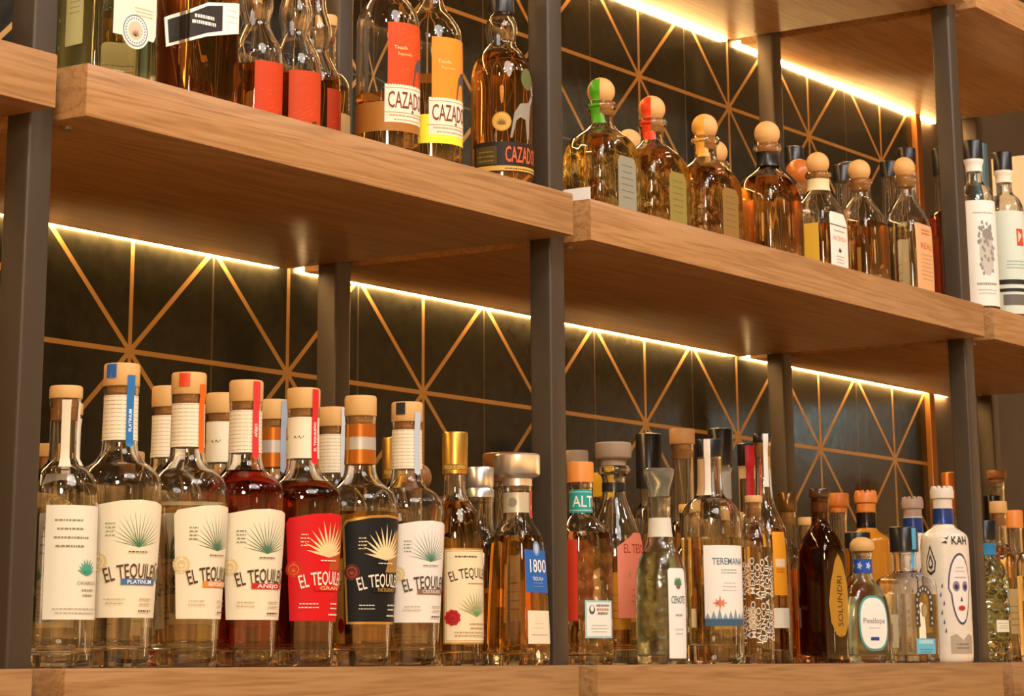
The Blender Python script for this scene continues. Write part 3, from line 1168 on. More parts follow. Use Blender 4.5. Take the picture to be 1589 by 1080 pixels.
L.poly(sup(.0248, .0385), '#f0ece2')
text_fit(L, 'Penélope', 0, .004, .0085, .040, '#7a7a88')
L.small(0, -.008, .022, 1, .0014, .004, '#b0aeb4')
L.rect(-.008, -.026, .008, -.021, '#2a4a9a')
L.wrap(P, .060, 0, root, flat=True)
L = Label([(-.034, -.0110), (.034, -.0110), (.034, .0110), (-.034, .0110)], '#2450a8')
for k in range(-2, 3):
    L.multi([[(k * .014 + .005 * (1 if j % 2 == 0 else .5) * math.cos(j * math.pi / 5), .0005 + .007 * (1 if j % 2 == 0 else .5) * math.sin(j * math.pi / 5))
              for j in range(10)]], '#b8c8e6')
    L.layer -= 1
L.wrap(P, .147, 0, root, 'neck_label')

# square bottle with horseshoe
PR = square(.042, .037, .128, .0185, .178, 7, .016)
root, P = bottle((2.040, .076, 0), 'square clear bottle with black cap and silver horseshoe label', PR, '#f8f6e4', .108, 16, base=.012,
                 cap=('cap', .0235, .038, .002, BLACKP))
L = Label()
n = 22
out_, in_ = [], []
for i in range(n + 1):
    a = rad(-35) + rad(250) * i / n
    out_.append((.0220 * math.cos(a), .030 * math.sin(a) + .006))
    in_.append((.0120 * math.cos(a), .019 * math.sin(a) + .006))
seg_ = [[out_[i], out_[i + 1], in_[i + 1], in_[i]] for i in range(n)]
seg_ += [[(-.0215, -.008), (-.0115, -.004), (-.011, -.030), (-.0205, -.030)], [(.0215, -.008), (.0115, -.004), (.011, -.030), (.0205, -.030)]]
L.multi(seg_, '#4a423a')
seg2 = []
for i in range(1, n, 2):
    a = rad(-35) + rad(250) * (i + .5) / n
    cx_, cy2 = .0172 * math.cos(a), .0248 * math.sin(a) + .006
    seg2.append([(cx_ - .0016, cy2 - .0022), (cx_ + .0016, cy2 - .0022), (cx_ + .0016, cy2 + .0022), (cx_ - .0016, cy2 + .0022)])
seg2 += [[(s_ * .018 - .002, y), (s_ * .018 + .001, y), (s_ * .018 + .001, y + .004), (s_ * .018 - .002, y + .004)]
         for s_ in (-1, 1) for y in (-.026, -.018)]
L.multi(seg2, '#cfc7b8')
L.ell(0, -.004, .006, .010, '#a89a70')
L.wrap(P, .086, 0, root, flat=True)
L = Label([(-.023, -.012), (.023, -.012), (.023, .012), (-.023, .012)], '#6fbfdc')
L.small(0, .004, .034, 1, .006, .004, '#c2e6f2')
L.small(0, -.006, .034, 2, .0016, .004, '#2f8ab0')
L.wrap(P, .026, 0, root, flat=True)
L = Label([(-.022, -.026), (.022, -.026), (.022, .026), (-.022, .026)], '#d8ccb0')
L.rect(-.012, -.016, .012, .012, '#a8946c')
L.wrap(P, .050, rad(-100), root, 'side_label')
strap(P, root, rad(-6), .150, .214, '#5aaad0', .009, None, point=False)

# white painted bottle with skull face
WHITE = add_noise_rough(mat('white_ceramic', srgb('#e6dccb'), .3), 40, .2, .35)
AMBG = mat('amber_ceramic', srgb('#c07a22'), .15)
PURP = mat('mauve_stopper', srgb('#a58c7c'), .5)
WSTO = mat('white_stopper', srgb('#d8cfc0'), .5)
ORST = mat('orange_stopper', srgb('#cf7a30'), .4)


def skull(loc, label, face, body, sto, neckcol, art=True, h=.252):
    k = h / .252
    PR = [(0, .036), (.004, .0395), (.10, .0400), (.194 * k, .0405), (.206 * k, .0385), (.213 * k, .0290), (.219 * k, .0190), (.226 * k, .0165),
          (.250 * k, .0165), (.252 * k, .0170)]
    root, P = bottle(loc, label, PR, None, None, face, opaque=body, cap=('crown', .0200, .036, sto))
    band(P, .224 * k, .250 * k, neckcol, root, 'neck_band', .001)
    if art:
        L = Label()
        # long face: pale oval with dark outline, hollow eyes, nose, red lips
        L.poly([(.0225 * math.cos(t) * (1 if math.sin(t) > -.1 else .82), .058 * math.sin(t)) for t in [2 * math.pi * i / 40 for i in range(40)]], '#4a4c66')
        L.poly([(.0200 * math.cos(t) * (1 if math.sin(t) > -.1 else .80), .054 * math.sin(t)) for t in [2 * math.pi * i / 40 for i in range(40)]], '#efe6dc')
        L.ell(-.0085, .004, .0062, .0085, '#8c8498')
        L.ell(.0085, .004, .0062, .0085, '#8c8498')
        L.ell(-.0085, .003, .0036, .0040, '#3c3a52')
        L.ell(.0085, .003, .0036, .0040, '#3c3a52')
        L.multi([[(-.0025, -.020), (0, -.012), (.0025, -.020)]], '#4a3c48')
        L.ell(0, -.031, .0065, .0042, '#b8483c')
        L.rect(-.0055, -.0313, .0055, -.0306, '#6a2420')
        L.small(0, .034, .018, 2, .0010, .006, '#a89cb0')
        L.small(0, .018, .022, 1, .0010, .006, '#8c8498')
        L.wrap(P, .118, rad(0), root)
        L = Label()
        L.poly([(-.022, -.016), (.022, -.016), (.022, .012), (.012, .016), (0, .006), (-.012, .016), (-.022, .012)], '#b3a592')
        L.small(0, -.002, .030, 2, .0022, .006, '#6a6058')
        L.wrap(P, .030, rad(0), root, 'lower_label')
        L = Label()
        text_fit(L, 'KAH', .002, 0, .014, .030, '#2c2830')
        L.multi([[(-.026, .004), (-.020, .001), (-.016, .008), (-.021, .004)], [(-.030, -.004), (-.020, -.006), (-.022, -.001)]], '#2c2830')
        L.wrap(P, .197, rad(0), root, 'lettering', off=.0012)
        L = Label()
        # drop-shaped flame ornament on the side
        for sc, col in ((1, '#2f2a2c'), (.78, '#e2d8c8'), (.5, '#2f2a2c'), (.28, '#e2d8c8')):
            L.poly([(0, .030 * sc), (.005 * sc, .016 * sc), (.010 * sc, .002 * sc), (.008 * sc, -.014 * sc), (0, -.020 * sc),
                    (-.008 * sc, -.014 * sc), (-.010 * sc, .002 * sc), (-.005 * sc, .016 * sc)], col)
        L.wrap(P, .160, rad(-72), root, 'side_ornament')
        L = Label()
        L.multi([[(x, y), (x + .002, y + .003), (x + .0012, y + .010), (x - .001, y + .004)] for x, y in
                 [(-.030, -.03), (-.033, -.015), (-.029, .0), (-.034, .014), (-.031, .028), (-.028, -.044)]], '#5a5056')
        L.wrap(P, .090, rad(-2), root, 'scrollwork')
    return root, P


BLUEB = mat('blue_foil', srgb('#2a4388'), .25, .4)
DARKB = mat('dark_foil', srgb('#1c1614'), .2, .3)
skull((2.150, .054, 0), 'white bottle painted with a skull face, right of the horseshoe bottle', 30, WHITE, WSTO, BLUEB)
skull((2.375, .215, 0), 'white bottle with mauve crown stopper, behind the horseshoe bottle', 30, WHITE, PURP, BLUEB)
rt_, P_ = skull((2.168, .205, 0), 'amber bottle with orange crown stopper and dark neck, behind the aqua bottle', 30, AMBG, ORST, DARKB, False)
strap(P_, rt_, rad(-70), .120, .215, '#8ab4cc', .010, None, point=False)

# back rows, centre bay
generic((1.392, .300, 0), 'rear bottle with plain grey stopper beside the middle post', .033, .18, .014, .285, CLEAR, .18, ('cork', .018, .026, GREYC),
        lab=('#c8b896', .035, .04, .10, 0, print_rows(4, '#6a5a44')))
generic((1.468, .300, 0), 'rear bottle with yellow cap, between orange cap and grey stopper', .034, .165, .014, .250, PALE, .165,
        ('cap', .0165, .032, .004, YEC), lab=('#d9c48c', .035, .04, .09, 0, print_rows(4, '#6a5a34')))
generic((1.690, .352, 0), 'rear bottle with tall black cap, left of the tall corked bottle', .033, .225, .016, .325, STRAW, .20,
        ('cap', .021, .034, .052, BLACKP), lab=('#2a2624', .035, .05, .12, 0, print_rows(3, '#c8b48a')))
generic((1.648, .265, 0), 'tall rear bottle with broad cork and striped neck wrap', .033, .195, .017, .335, DEEP, .21, ('cork', .020, .024, TANC),
        lab=('#3a2418', .035, .05, .12, 0, print_rows(4, '#c8944a')))
root, P = generic((1.850, .310, 0), 'tall rear bottle with black and silver capsule, behind the white-labelled bottle', .034, .230, .016, .345, STRAW, .2,
                  ('cap', .0205, .031, .028, BLACKP), lab=('#d8d0bc', .035, .05, .12, 0, print_rows(4, '#5a5248')))
band(P, .262, .312, mat('silver_print', srgb('#a8b0bc'), .3, .6), root, 'neck_label')
root, P = generic((1.925, .300, 0), 'rear bottle with small black cap, cream neck band and red strap', .026, .225, .0145, .330, MAHOG, .2,
                  ('cap', .0175, .026, .010, BLACKP), lab=('#c8b48a', .03, .05, .12, 0, print_rows(4, '#5a4234')))
band(P, .298, .319, paper('#d8bc8c'), root, 'neck_band')
strap(P, root, rad(-30), .240, .352, '#c4202c', .013, None)
generic((2.060, .300, 0), 'small rear bottle with dark collar and gold neck, left of the dark square bottle', .028, .17, .013, .250, PALE, .24,
        ('cork', .016, .032, mat('dark_collar', srgb('#6a4a20'), .2, .5)), lab=('#c89a3c', .03, .04, .10, 0, print_rows(3, '#5a3a1c')))
generic((2.322, .335, 0), 'rear bottle with rounded orange stopper, behind the dark square bottle', .030, .18, .014, .262, DEEP, .2,
        ('mush', .0190, .034, .015, ORST), lab=('#2a2018', .03, .04, .11, 0, print_rows(3, '#c8944a')))
generic((2.070, .175, 0), 'dark rear bottle with black lid just behind the domed wooden stopper', .026, .13, .015, .190, MAHOG, .13,
        ('cap', .0215, .022, .004, BLACKP))
generic((2.940, .395, 0), 'tall slim rear bottle with copper cap near the right posts', .026, .23, .014, .338, AMBER, .25,
        ('cap', .0165, .032, .050, mat('copper_cap', srgb('#b06a2c'), .35, .4)))
for i, (x, y, liq, c) in enumerate([(1.16, .20, AMBER, '#d0b078'), (1.55, .20, AMBER, '#d8b060'), (1.775, .245, DEEP, '#b98a4c'),
                                    (1.985, .225, MAHOG, '#c89a50')]):
    generic((x, y, 0), 'amber bottle filling the second row, %s' % (
        'behind the orange-capped bottle', 'behind the lettered slim bottle', 'behind the corked bottle with orange strip',
        'behind the aqua bottle')[i], .032, .150, .013, .222, liq, .15, ('cork', .015, .013),
        lab=(c, .035, .036, .085, 0, print_rows(3, '#5a3a1c')))

# ---------------------------------------------------------------- bottom shelf, right bay
generic((2.640, .165, 0), 'clear bottle with cork stopper and amber spirit, first past the right posts', .034, .185, .0135, .268, PALE, .15, ('cork', .0165, .022),
        lab=('#e0c890', .035, .04, .09, 0, print_rows(4, '#8a5a2c')))
root, P = bottle((2.345, .065, 0), 'pale green ribbed bottle with black cap and blue neck label', std(.036, .140, .0165, .205, .96, .034), '#eef2d8', .12,
                 20, textured_glass('ribbed_green_glass', (.84, .93, .84), 60, 1.0), base=.035, cap=('cap', .0205, .034, -.001, BLACKP))
L = Label([(-.04, -.010), (.04, -.010), (.04, .010), (-.04, .010)], '#2f7fb0')
L.wrap(P, .190, rad(-20), root, 'neck_label')
L = Label([(-.014, -.010), (.014, -.010), (.014, .010), (-.014, .010)], '#e8e2c8')
L.small(0, .004, .02, 3, .0012, .004, '#9a8f78')
L.wrap(P, .060, rad(-6), root)
generic((2.565, .065, 0), 'bottle with yellow label and dark print at the right edge', .036, .17, .0135, .235, PALE, .15, ('cork', .016, .02),
        lab=('#e6c04a', .036, .018, .135, -18, print_rows(1, '#2a2416', '85', .016)))
generic((2.830, .215, 0), 'bottle with orange cap behind the yellow-labelled one', .033, .18, .014, .260, AMBER, .2, ('cap', .017, .024, .01, ORC))
generic((3.060, .345, 0), 'tall rear bottle with dark wooden cap before the far rear post', .030, .24, .014, .355, AMBER, .22,
        ('mush', .020, .024, .015, BROWN))
generic((2.925, .300, 0), 'dark rear bottle with violet neck band in the right bay', .030, .20, .014, .300, MAHOG, .2, ('cap', .017, .02, .04, DARKB))
generic((3.120, .280, 0), 'tall amber bottle, furthest right on the bottom shelf', .030, .24, .014, .355, AMBER, .22, ('cork', .017, .024, TANC))
generic((2.75, .10, 0), 'squat bottle with dark round label at the right end', .036, .13, .015, .20, CLEAR, .11, ('cork', .017, .02),
        lab=('#4a4048', .02, .026, .07, -10, None))
generic((2.46, .12, 0), 'clear bottle squeezed between green ribbed and yellow-labelled bottles', .030, .15, .0135, .22, STRAW, .13, ('cork', .016, .018, GREYC),
        lab=('#c8a478', .03, .03, .08, -10, None))

# ---------------------------------------------------------------- middle shelf, left bay (base at H)
root, P = bottle((-.105, .12, H), 'yellow-spirit bottle at the far left picture edge', std(.04, .18, .014, .26), AMBER, .17, 10, cap=('cork', .017, .02))
L = Label([(-.03, -.045), (.034, -.045), (.034, .045), (-.03, .045)], '#e8e0cc')
L.small(0, .02, .04, 5, .0014, .008, '#8a7a5c')
L.wrap(P, .098, rad(30), root)
root, P = bottle((.150, .115, H), 'pale green square bottle with round seal on its white label', square(.049, .036, .170, .016, .235, 6, .03),
                 '#f6fae4', .16, 6, GLASSG, base=.014, cap=('cork', .019, .022))
L = Label()
L.poly([(-.024, -.004), (.036, -.004), (.040, .004), (.040, .085), (-.024, .085)], '#eadfce')
L.ell(.008, .004, .0205, .0205, '#efe6d8')
L.ell(.008, .004, .0180, .0180, '#6f7a90')
L.ell(.008, .004, .0165, .0165, '#efe6d8')
L.multi([[(.008 + .0150 * math.cos(a), .004 + .0150 * math.sin(a)), (.008 + .0128 * math.cos(a), .004 + .0128 * math.sin(a)),
          (.008 + .0128 * math.cos(a + .13), .004 + .0128 * math.sin(a + .13)), (.008 + .0150 * math.cos(a + .13), .004 + .0150 * math.sin(a + .13))]
         for a in [2 * math.pi * i / 26 for i in range(26)]], '#7a86a0')
L.ell(.008, .004, .0105, .0105, '#cdb9a4')
L.agave(.008, -.002, .009, '#9a7c68', 7, None, 1.3, .001)
L.small(.020, .030, .03, 3, .001, .004, '#cbb9a0')
L.wrap(P, .072, 0, root, flat=True)
L = Label([(-.012, -.05), (.012, -.05), (.012, .05), (-.012, .05)], '#b8bf90')
L.small(0, .04, .018, 10, .001, .006, '#7a8458')
L.wrap(P, .105, rad(-88), root, 'side_label')
root, P = bottle((.300, .115, H), 'dark amber square bottle with a folded white tag', square(.040, .034, .175, .015, .24, 6, .03), '#ecc898', .172, 10,
                 mat('brown_glass', (.86,.72,.48), 0, 0, 1, 1.5), base=.012, cap=('cork', .018, .022))
L = Label()
pts = [(-.046, -.014), (-.014, -.002), (.036, .010), (.036, .046), (-.014, .038), (-.050, .020)]
L.poly(pts, '#f0ece6')
L.poly([(-.042, -.009), (-.014, .002), (.008, .008), (.008, .038), (-.014, .034), (-.045, .018)], '#2c2826')
L.small(-.018, .018, .034, 2, .004, .007, '#e8e4de')
L.small(.022, .034, .016, 3, .0008, .007, '#b8b4ae')
L.wrap(P, .098, 0, root, 'tag', flat=True)

BULB = [(0, .0285), (.004, .0305), (.05, .0310), (.098, .0310), (.112, .0290), (.128, .0205), (.141, .0150), (.150, .0170), (.160, .0195),
        (.172, .0195), (.184, .0160), (.198, .0118), (.235, .0115), (.237, .0130), (.243, .0130)]


def bulb(loc, label, col, liq='#c88c50', lvl=.088, face=8, neck=False):
    root, P = bottle(loc, label, [(a, b2 * 1.05) for a, b2 in BULB], liq, lvl, face, base=.010, cap=('cork', .0150, .018, BLACKP))
    L = Label([(-.020, -.040), (.028, -.040), (.028, .040), (-.020, .040)], col)
    L.multi([[(x, y), (x + .010, y + .004), (x + .010, y + .0045)] for x, y in
             [(random.uniform(-.018, .016), random.uniform(-.038, .032)) for _ in range(16)]], '#e0662c')
    L.multi([[(.006, -.036), (.010, -.022), (.018, -.020), (.019, -.036), (.016, -.026), (.010, -.026)]], '#4a2a22')
    L.wrap(P, .050, rad(-8), root)
    if neck:
        L = Label([(-.03, -.018), (.03, -.018), (.03, .018), (-.03, .018)], '#d84a20')
        L.wrap(P, .216, 0, root, 'neck_label')
    return root


bulb((.408, .118, H), 'bulb-necked dark bottle with red neck label, left of its twins', '#bc3a0c', neck=True)
bulb((.475, .112, H), 'bulb-necked dark bottle with wide orange-red label', '#b83c0c', face=20)
bulb((.562, .150, H), 'bulb-necked dark bottle, its label hidden behind the orange-labelled ones', '#962c0e', face=-20, lvl=.108)
bulb((.460, .225, H), 'rear bulb-necked bottle, just its red label showing by the tagged bottle', '#ac340f', face=20)
for i, (x, liq) in enumerate([(.30, DEEP), (.62, DEEP), (.76, AMBER)]):
    generic((x, .29, H), 'amber second-row bottle, %s' % (
        'behind the tagged dark bottle', 'behind the left of two cream-and-orange labels', 'behind the yellow-banded bottle')[i],
        .034, .150, .014, .235, liq, .15, ('cork', .016, .015), lab=('#cdae78', .04, .036, .075, 0, print_rows(4, '#6a4a2c')))

STAG = [[(-.004, -.032), (.000, -.014), (.004, -.010), (.010, -.012), (.012, -.032), (.0145, -.032), (.016, -.008), (.018, .004), (.023, .012),
         (.020, .016), (.014, .006), (.004, .004), (-.002, -.006), (-.006, -.032)],
        [(.020, .015), (.026, .016), (.030, .012), (.024, .020), (.026, .034), (.022, .024), (.016, .036), (.019, .022)]]


def rider(loc, label, face, liq, lvl, art, yellow, hgt=.27):
    """straight bottle with square art label over a cream name band"""
    k = hgt / .27
    PR = [(0, .037), (.004, .0395), (.06, .040), (.172 * k, .040), (.190 * k, .0375), (.204 * k, .0290), (.214 * k, .0200), (.224 * k, .0150),
          (.250 * k, .0140), (.252 * k, .0155), (.26 * k, .0155)]
    root, P = bottle(loc, label, PR, liq, lvl, face, base=.014, cap=('cork', .0175, .02))
    band(P, .035, .072, paper(yellow, .45), root, 'base_band', .0003, rad(-140), rad(60))
    L = Label([(-.0290, -.040), (.034, -.040), (.034, .040), (-.0290, .040)], art)
    L.multi([[(x, y), (x + .016, y + .008), (x + .016, y + .0088)] for x, y in
             [(random.uniform(-.028, .016), random.uniform(-.038, .030)) for _ in range(34)]], '#e08030' if yellow != '#a06a2c' else '#d8622c')
    L.multi([[(x + .012, y - .008) for x, y in p] for p in STAG], '#4c4a50')
    text_fit(L, 'Tequila', -.012, .008, .0046, .018, '#f4d08a')
    text_fit(L, 'Reposado', -.006, .000, .0040, .020, '#f0bc70')
    L.wrap(P, .133, rad(-2), root)
    L = Label([(-.034, -.024), (.050, -.024), (.050, .024), (-.034, .024)], '#e8dcc6')
    L.rect(-.036, .019, .036, .0198, '#b07a4c')
    L.rect(-.036, -.012, .036, -.0112, '#b07a4c')
    text_fit(L, 'CAZADORES', .008, .005, .0215, .076, '#7a3420')
    L.ell(.004, -.009, .0018, .0018, '#6a5040')
    L.small(0, -.016, .056, 1, .0016, .004, '#b89a74')
    L.small(0, -.021, .056, 1, .0012, .004, '#b89a74')
    L.wrap(P, .070, rad(0), root, 'name_band')
    return root


rider((.620, .080, H), 'bottle with red-orange square label over cream band, no yellow showing', 10, '#dcb070', .085, '#c4440c', '#a06a2c')
rider((.713, .080, H), 'bottle with bright orange label over cream band and yellow base band', 10, '#f2cc88', .125, '#e88a22', '#efe03a')
PR = [(0, .038), (.004, .0410), (.06, .0415), (.150, .0415), (.170, .0390), (.186, .0320), (.197, .0220), (.204, .0180), (.212, .0200), (.224, .0220),
      (.234, .0200), (.242, .0150), (.250, .0145)]
root, P = bottle((.873, .080, H), 'deep amber bottle with black cap, gold medallion and black name band', PR, '#f8b460', .186, 18, base=.012,
                 cap=('cap', .0170, .030, .004, BLACKP))
L = Label([(-.070, -.020), (.050, -.020), (.050, .020), (-.070, .020)], '#241a14')
L.rect(-.066, -.010, -.034, .014, '#4a3c1c')
L.small(-.050, .006, .026, 3, .0016, .006, '#8a7434')
text_fit(L, 'CAZADORES', .012, .004, .0215, .070, '#d8602c')
L.rect(-.070, -.0185, .050, -.0120, '#c8a04c')
L.small(.004, -.0165, .06, 1, .0016, .003, '#4a3214')
L.wrap(P, .043, rad(0), root)
L = Label()
L.ell(0, 0, .0130, .0130, '#a8802c', 32)
L.ell(0, 0, .0115, .0115, '#c49a40', 32)
L.agave(0, -.004, .010, '#7a5a1c', 9, None, 1.5, .0009)
L.wrap(P, .090, rad(-38), root, 'medallion')
L = Label()
L.multi([[(x * 1.5 - .006, y * 1.3) for x, y in p] for p in STAG], '#8a8478')
L.ell(.014, .040, .012, .015, '#5a6030')
L.wrap(P, .110, rad(-2), root, 'stag_emblem')

# ---------------------------------------------------------------- middle shelf, centre bay: squat bottles with round stoppers
def squat(loc, label, liq, lvl, ribbon=None, side='#9a9478', face=0, k=1.0, glass=PEBBLE, ball=.0200, w=.057, d=.041, black=False, group=None):
    PR = [(0, w * .93, d * .93, 4), (.004, w, d, 4.5), (.082 * k, w, d, 4.5), (.104 * k, w * .96, d * .97, 4), (.120 * k, w * .78, d * .84, 3),
          (.131 * k, w * .48, d * .58, 2.4), (.137 * k, .0190, .0185, 2), (.144 * k, .0168, .0168, 2), (.160 * k, .0172, .0172, 2),
          (.163 * k, .0215, .0215, 2), (.168 * k, .0225, .0225, 2), (.173 * k, .0190, .0190, 2)]
    root, P = bottle(loc, label, PR, liq, lvl, face, glass, base=.010, cap=('ball', ball, CORK), group=group)
    if ribbon:
        L = Label([(-.006, -.030), (.006, -.030), (.006, .030), (-.006, .030)], ribbon, .3)
        L.wrap(P, .175 * k, rad(-88), root, 'ribbon', off=.0008)
        L = Label([(-.008, -.006), (.008, -.006), (.007, .006), (-.007, .006)], ribbon, .3)
        L.wrap(P, .146 * k, rad(-70), root, 'ribbon', off=.0022)
    if side:
        L = Label([(-.024, -.038), (.024, -.038), (.024, .030), (.018, .038), (-.018, .038), (-.024, .030)], side)
        L.small(0, .024, .034, 6, .0012, .009, '#5a5640')
        L.wrap(P, .052, 0, root, flat=True)
    if black:
        band(P, .140 * k, .160 * k, BLACKP, root, 'ribbon', .0012)
        L = Label()
        L.multi([[(-.003, .0), (.006, .004), (.014, -.022), (.006, -.030), (.0, -.014)], [(.004, .008), (.014, .008), (.020, -.004), (.010, -.006)]], '#14110f')
        L.wrap(P, .138 * k, rad(-8), root, 'ribbon', off=.006)
    return root


squat((1.140, .090, H), 'squat bottle with green ribbon over its round stopper', '#fff0b4', .120, '#4f9a20', '#8c8c7c')
squat((1.284, .092, H), 'squat bottle with orange-red ribbon over its round stopper', '#ffe8a0', .122, '#d8411c', '#8a7c3c')
squat((1.440, .092, H), 'squat amber bottle with faint gold ribbon, right of the orange-red one', '#fad48c', .124, '#e0a040', '#8a6a34')
squat((1.640, .092, H), 'deep amber squat bottle with black ribbon tied round its neck', '#f7c880', .138, None, None, 0, 1.13, GLASS, .0205, .056, .040, True)
squat((1.470, .245, H), 'rear squat bottle mostly hidden by the orange-red ribboned one', '#d98228', .11, None, None)
squat((1.745, .245, H), 'rear squat bottle peeking out behind the gold-ribboned one', '#c8641c', .118, None, None, k=1.16)
generic((1.840, .300, H), 'low rear bottle with domed amber top, left of the black-ribboned bottle', .030, .11, .016, .160, DEEP, .10,
        ('ball', .024, mat('amber_dome', srgb('#a8602a'), .3)))
generic((1.975, .210, H), 'rear bottle with orange dome, left of the paper-collared bottle', .036, .14, .016, .195, DEEP, .12,
        ('ball', .024, mat('orange_dome', srgb('#b86a2c'), .3)))


def tallball(loc, label, liq, lvl, hn, w, d, lab=None, collar=None, face=0, side=None):
    PR = [(0, w * .93, d * .93, 4), (.004, w, d, 5), (hn * .54, w, d, 5), (hn * .65, w * .94, d * .94, 4), (hn * .74, w * .66, d * .72, 2.6),
          (hn * .80, .0205, .0205, 2), (hn * .84, .0175, .0175, 2), (hn * .94, .0170, .0170, 2), (hn * .955, .0215, .0215, 2),
          (hn * .98, .0220, .0220, 2), (hn, .0190, .0190, 2)]
    root, P = bottle(loc, label, PR, liq, lvl, face, base=.010, cap=('ball', .0190, CORK))
    if collar:
        band(P, hn * .82, hn * .93, paper(collar), root, 'neck_label', .0006)
    if lab:
        lab.wrap(P, hn * .34, 0, root, flat=True)
    if side:
        L = Label([(-.015, -hn * .24), (.015, -hn * .24), (.015, hn * .22), (-.015, hn * .22)], side)
        L.wrap(P, hn * .27, rad(-88), root, 'side_label')
    return root


L = Label([(-.030, -.046), (.032, -.046), (.032, .030), (.020, .046), (-.026, .046), (-.030, .040)], '#ece4dc')
text_fit(L, 'HACIENDA', 0, .004, .008, .046, '#c07a58')
L.rect(-.030, .024, .032, .0258, '#5a5450')
L.agave(0, -.018, .008, '#4a4a50', 7, None, 1.3, .001)
L.small(0, .015, .04, 1, .002, .004, '#a89c98')
L.small(0, -.026, .03, 3, .0012, .005, '#a89c98')
tallball((1.812, .092, H), 'round-stoppered bottle with cream neck collar and white label', '#f8cc88', .085, .176, .044, .034, L, '#d8cca0', 0, '#d0a83c')
tallball((1.965, .092, H), 'round-stoppered bottle of plain brown spirit without any label', '#f6cf90', .112, .188, .044, .036)
L = Label([(-.034, -.058), (.030, -.058), (.030, .058), (-.034, .058)], '#d9a878')
L.small(0, .046, .04, 2, .003, .006, '#b06a40')
text_fit(L, 'REAL', 0, .020, .010, .044, '#c0683c')
L.small(0, .004, .044, 7, .0011, .007, '#b08058')
tallball((2.150, .095, H), 'round-stoppered clear bottle with tan label, beside the right post', '#f4ecc8', .135, .222, .042, .034, L)
for i, (x, y, h, c, nb) in enumerate([(2.150, .215, .255, '#3a2c22', None), (2.130, .300, .295, '#3a2c22', None), (2.345, .300, .300, '#c8b48a', None),
                                      (2.420, .215, .330, '#d8cbb0', '#c8b494'), (2.520, .300, .330, '#c8a87c', None), (2.600, .215, .365, '#c0a888', '#c8b8a0')]):
    root, P = generic((x, y, H), ('rear black-capped bottle just right of the paper-collared bottle', 'taller rear black-capped bottle left of the plain brown one',
                                  'rear black-capped bottle between the last two round stoppers', 'rear bottle with black cap and cream neck label, by the tan-labelled bottle',
                                  'rear bottle with black cap directly behind the last round stopper', 'tall rear bottle with black cap, left of the right front post')[i],
                      .033, h * .55, .0145, h - .012, ['#d8642c', AMBER, '#d04a28', PALE, '#cf5a2c', PALE][i], h * .5, ('cap', .0172, .012, .018, BLACKP),
                      lab=(c, .034, h * .16, h * .28, 0, print_rows(4, '#7a4a3c')))
    if nb:
        band(P, h * .74, h * .86, paper(nb), root, 'neck_label')

# white paper slip at the shelf end
bm = box_bm(.9652, .9660, .001, .046, H - .0005, H + .016)
o = link_mesh('paper_slip', bm, paper('#f2efec'))
tag(o, 'small white paper slip stood at the left corner of the centre bay shelf', 'paper')

# ---------------------------------------------------------------- middle shelf, right bay
def tube(loc, label, lab_col, art, capm, h=.325, neck='#e8e4dc', liq=CLEAR, face=42, r=.034, dark=None):
    root, P = bottle(loc, label, std(r, h * .66, .0145, h - .02, .95, .030), liq, h * .6, face, base=.02, cap=('cap', .0175, .02, .02, capm))
    L = Label([(-r * 1.05, -h * .295), (r * 1.05, -h * .295), (r * 1.05, h * .295), (-r * 1.05, h * .295)], lab_col)
    art(L, r, h)
    L.wrap(P, h * .350, 0, root)
    if neck:
        band(P, h * .82, h * .89, paper(neck), root, 'neck_label')
    return root, P


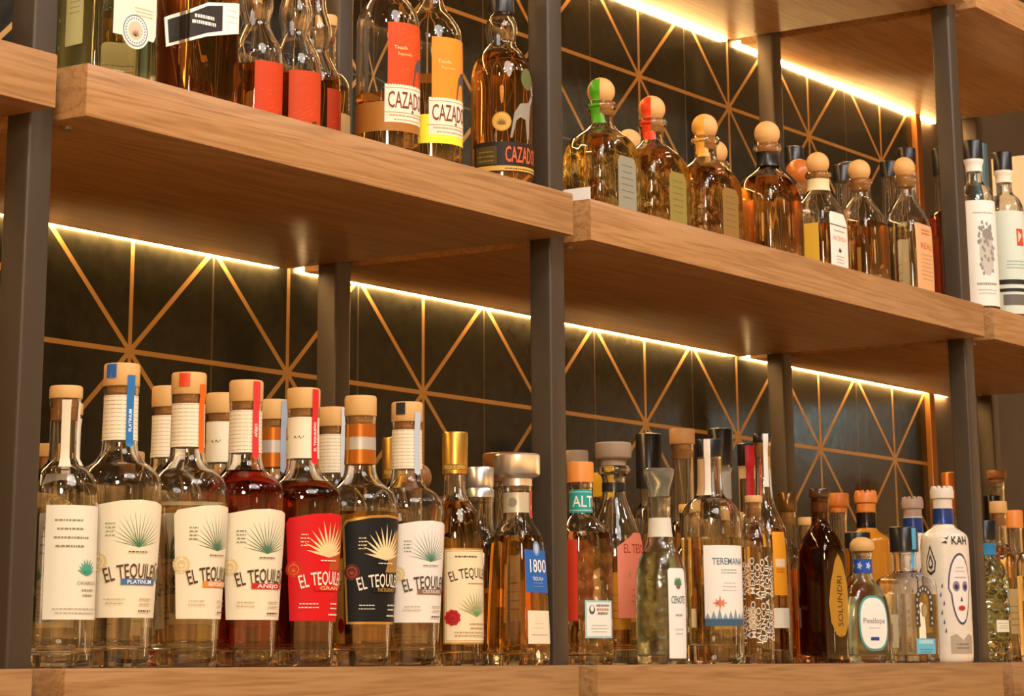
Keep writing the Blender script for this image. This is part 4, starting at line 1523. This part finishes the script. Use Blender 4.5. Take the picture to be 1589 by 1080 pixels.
def art_figure(L, r, h):
    random.seed(3)
    L.small(0, h * .22, r * 1.5, 1, .002, .004, '#8a8680')
    ps = []
    for i in range(46):
        a, b2 = random.uniform(-1, 1), random.uniform(-1, 1)
        x, y = a * r * .5 * (1 - .4 * abs(b2)), b2 * .050 + .004
        ps.append([(x, y), (x + .003, y + .002), (x + .0016, y + .009), (x - .002, y + .005)])
    L.ell(.002, -.002, r * .42, .040, '#bdb9b2')
    L.multi(ps, '#8c8984')
    L.ell(.004, .034, r * .30, .010, '#8c8882')
    L.small(0, -h * .18, r * 1.3, 1, .004, .004, '#9a968e')
    L.small(0, -h * .21, r * 1.2, 2, .0014, .006, '#aaa69e')


def art_red(L, r, h):
    L.rect(r * .1, .030, r * .55, .062, '#c8482c')
    L.multi([[(r * .2, .036), (r * .45, .050), (r * .2, .058)]], '#e8c8b0')
    L.small(0, .0, r * 1.3, 3, .002, .006, '#8aa09a')
    L.rect(-r, -h * .10, r, -h * .115 - .004, '#2a2a2a')
    L.rect(-r, -h * .15, r, -h * .16 - .003, '#2a2a2a')
    L.rect(-r * .8, -h * .245, r * .8, -h * .185, '#6a6660')


tube((2.405, .075, H), 'tall clear bottle with white label of a pencil-drawn figure', '#e8e6e0', art_figure, BLACKP)
tube((2.540, .075, H), 'tall bottle with pale green label, red stamp and black stripes', '#cfdcd0', art_red, BLACKP, neck='#e8e0d0')
generic((2.670, .180, H), 'rear bottle with long teal capsule in the right bay', .032, .21, .014, .345, DEEP, .2, ('cap', .0185, .03, .09, mat('teal_foil', srgb('#3f5f60'), .4)),
        lab=('#5a2420', .034, .05, .12, 0, print_rows(3, '#c8a080')))
generic((2.520, .190, H), 'rear bottle with red-brown spirit and black cap in the right bay', .032, .20, .014, .320, '#a03c28', .22, ('cap', .0175, .022, .03, BLACKP),
        lab=('#7a2c2c', .034, .045, .11, 0, print_rows(3, '#d8b8a0')))
tube((2.700, .075, H), 'tall bottle with cream label at the right picture edge', '#ece0c8', lambda L, r, h: L.small(0, .04, r * 1.4, 8, .002, .01, '#9a8a70'), BLACKP)
# tall cream carton behind
root = bpy.data.objects.new('bottle_carton', None)
C.objects.link(root)
root.location = (2.99, .23, H)
tag(root, 'tall cream carton with small crest behind the tall bottles', 'box')
link_mesh('carton', box_bm(-.045, .045, -.04, .04, 0, .40, .001), paper('#e6d6ae'), root)
L = Label()
L.ell(0, 0, .014, .018, '#8a7a54')
L.ell(0, 0, .009, .012, '#4c4430')
L.wrap([(0, .045, .04, 60), (.42, .045, .04, 60)], .30, 0, root, 'crest', flat=True)
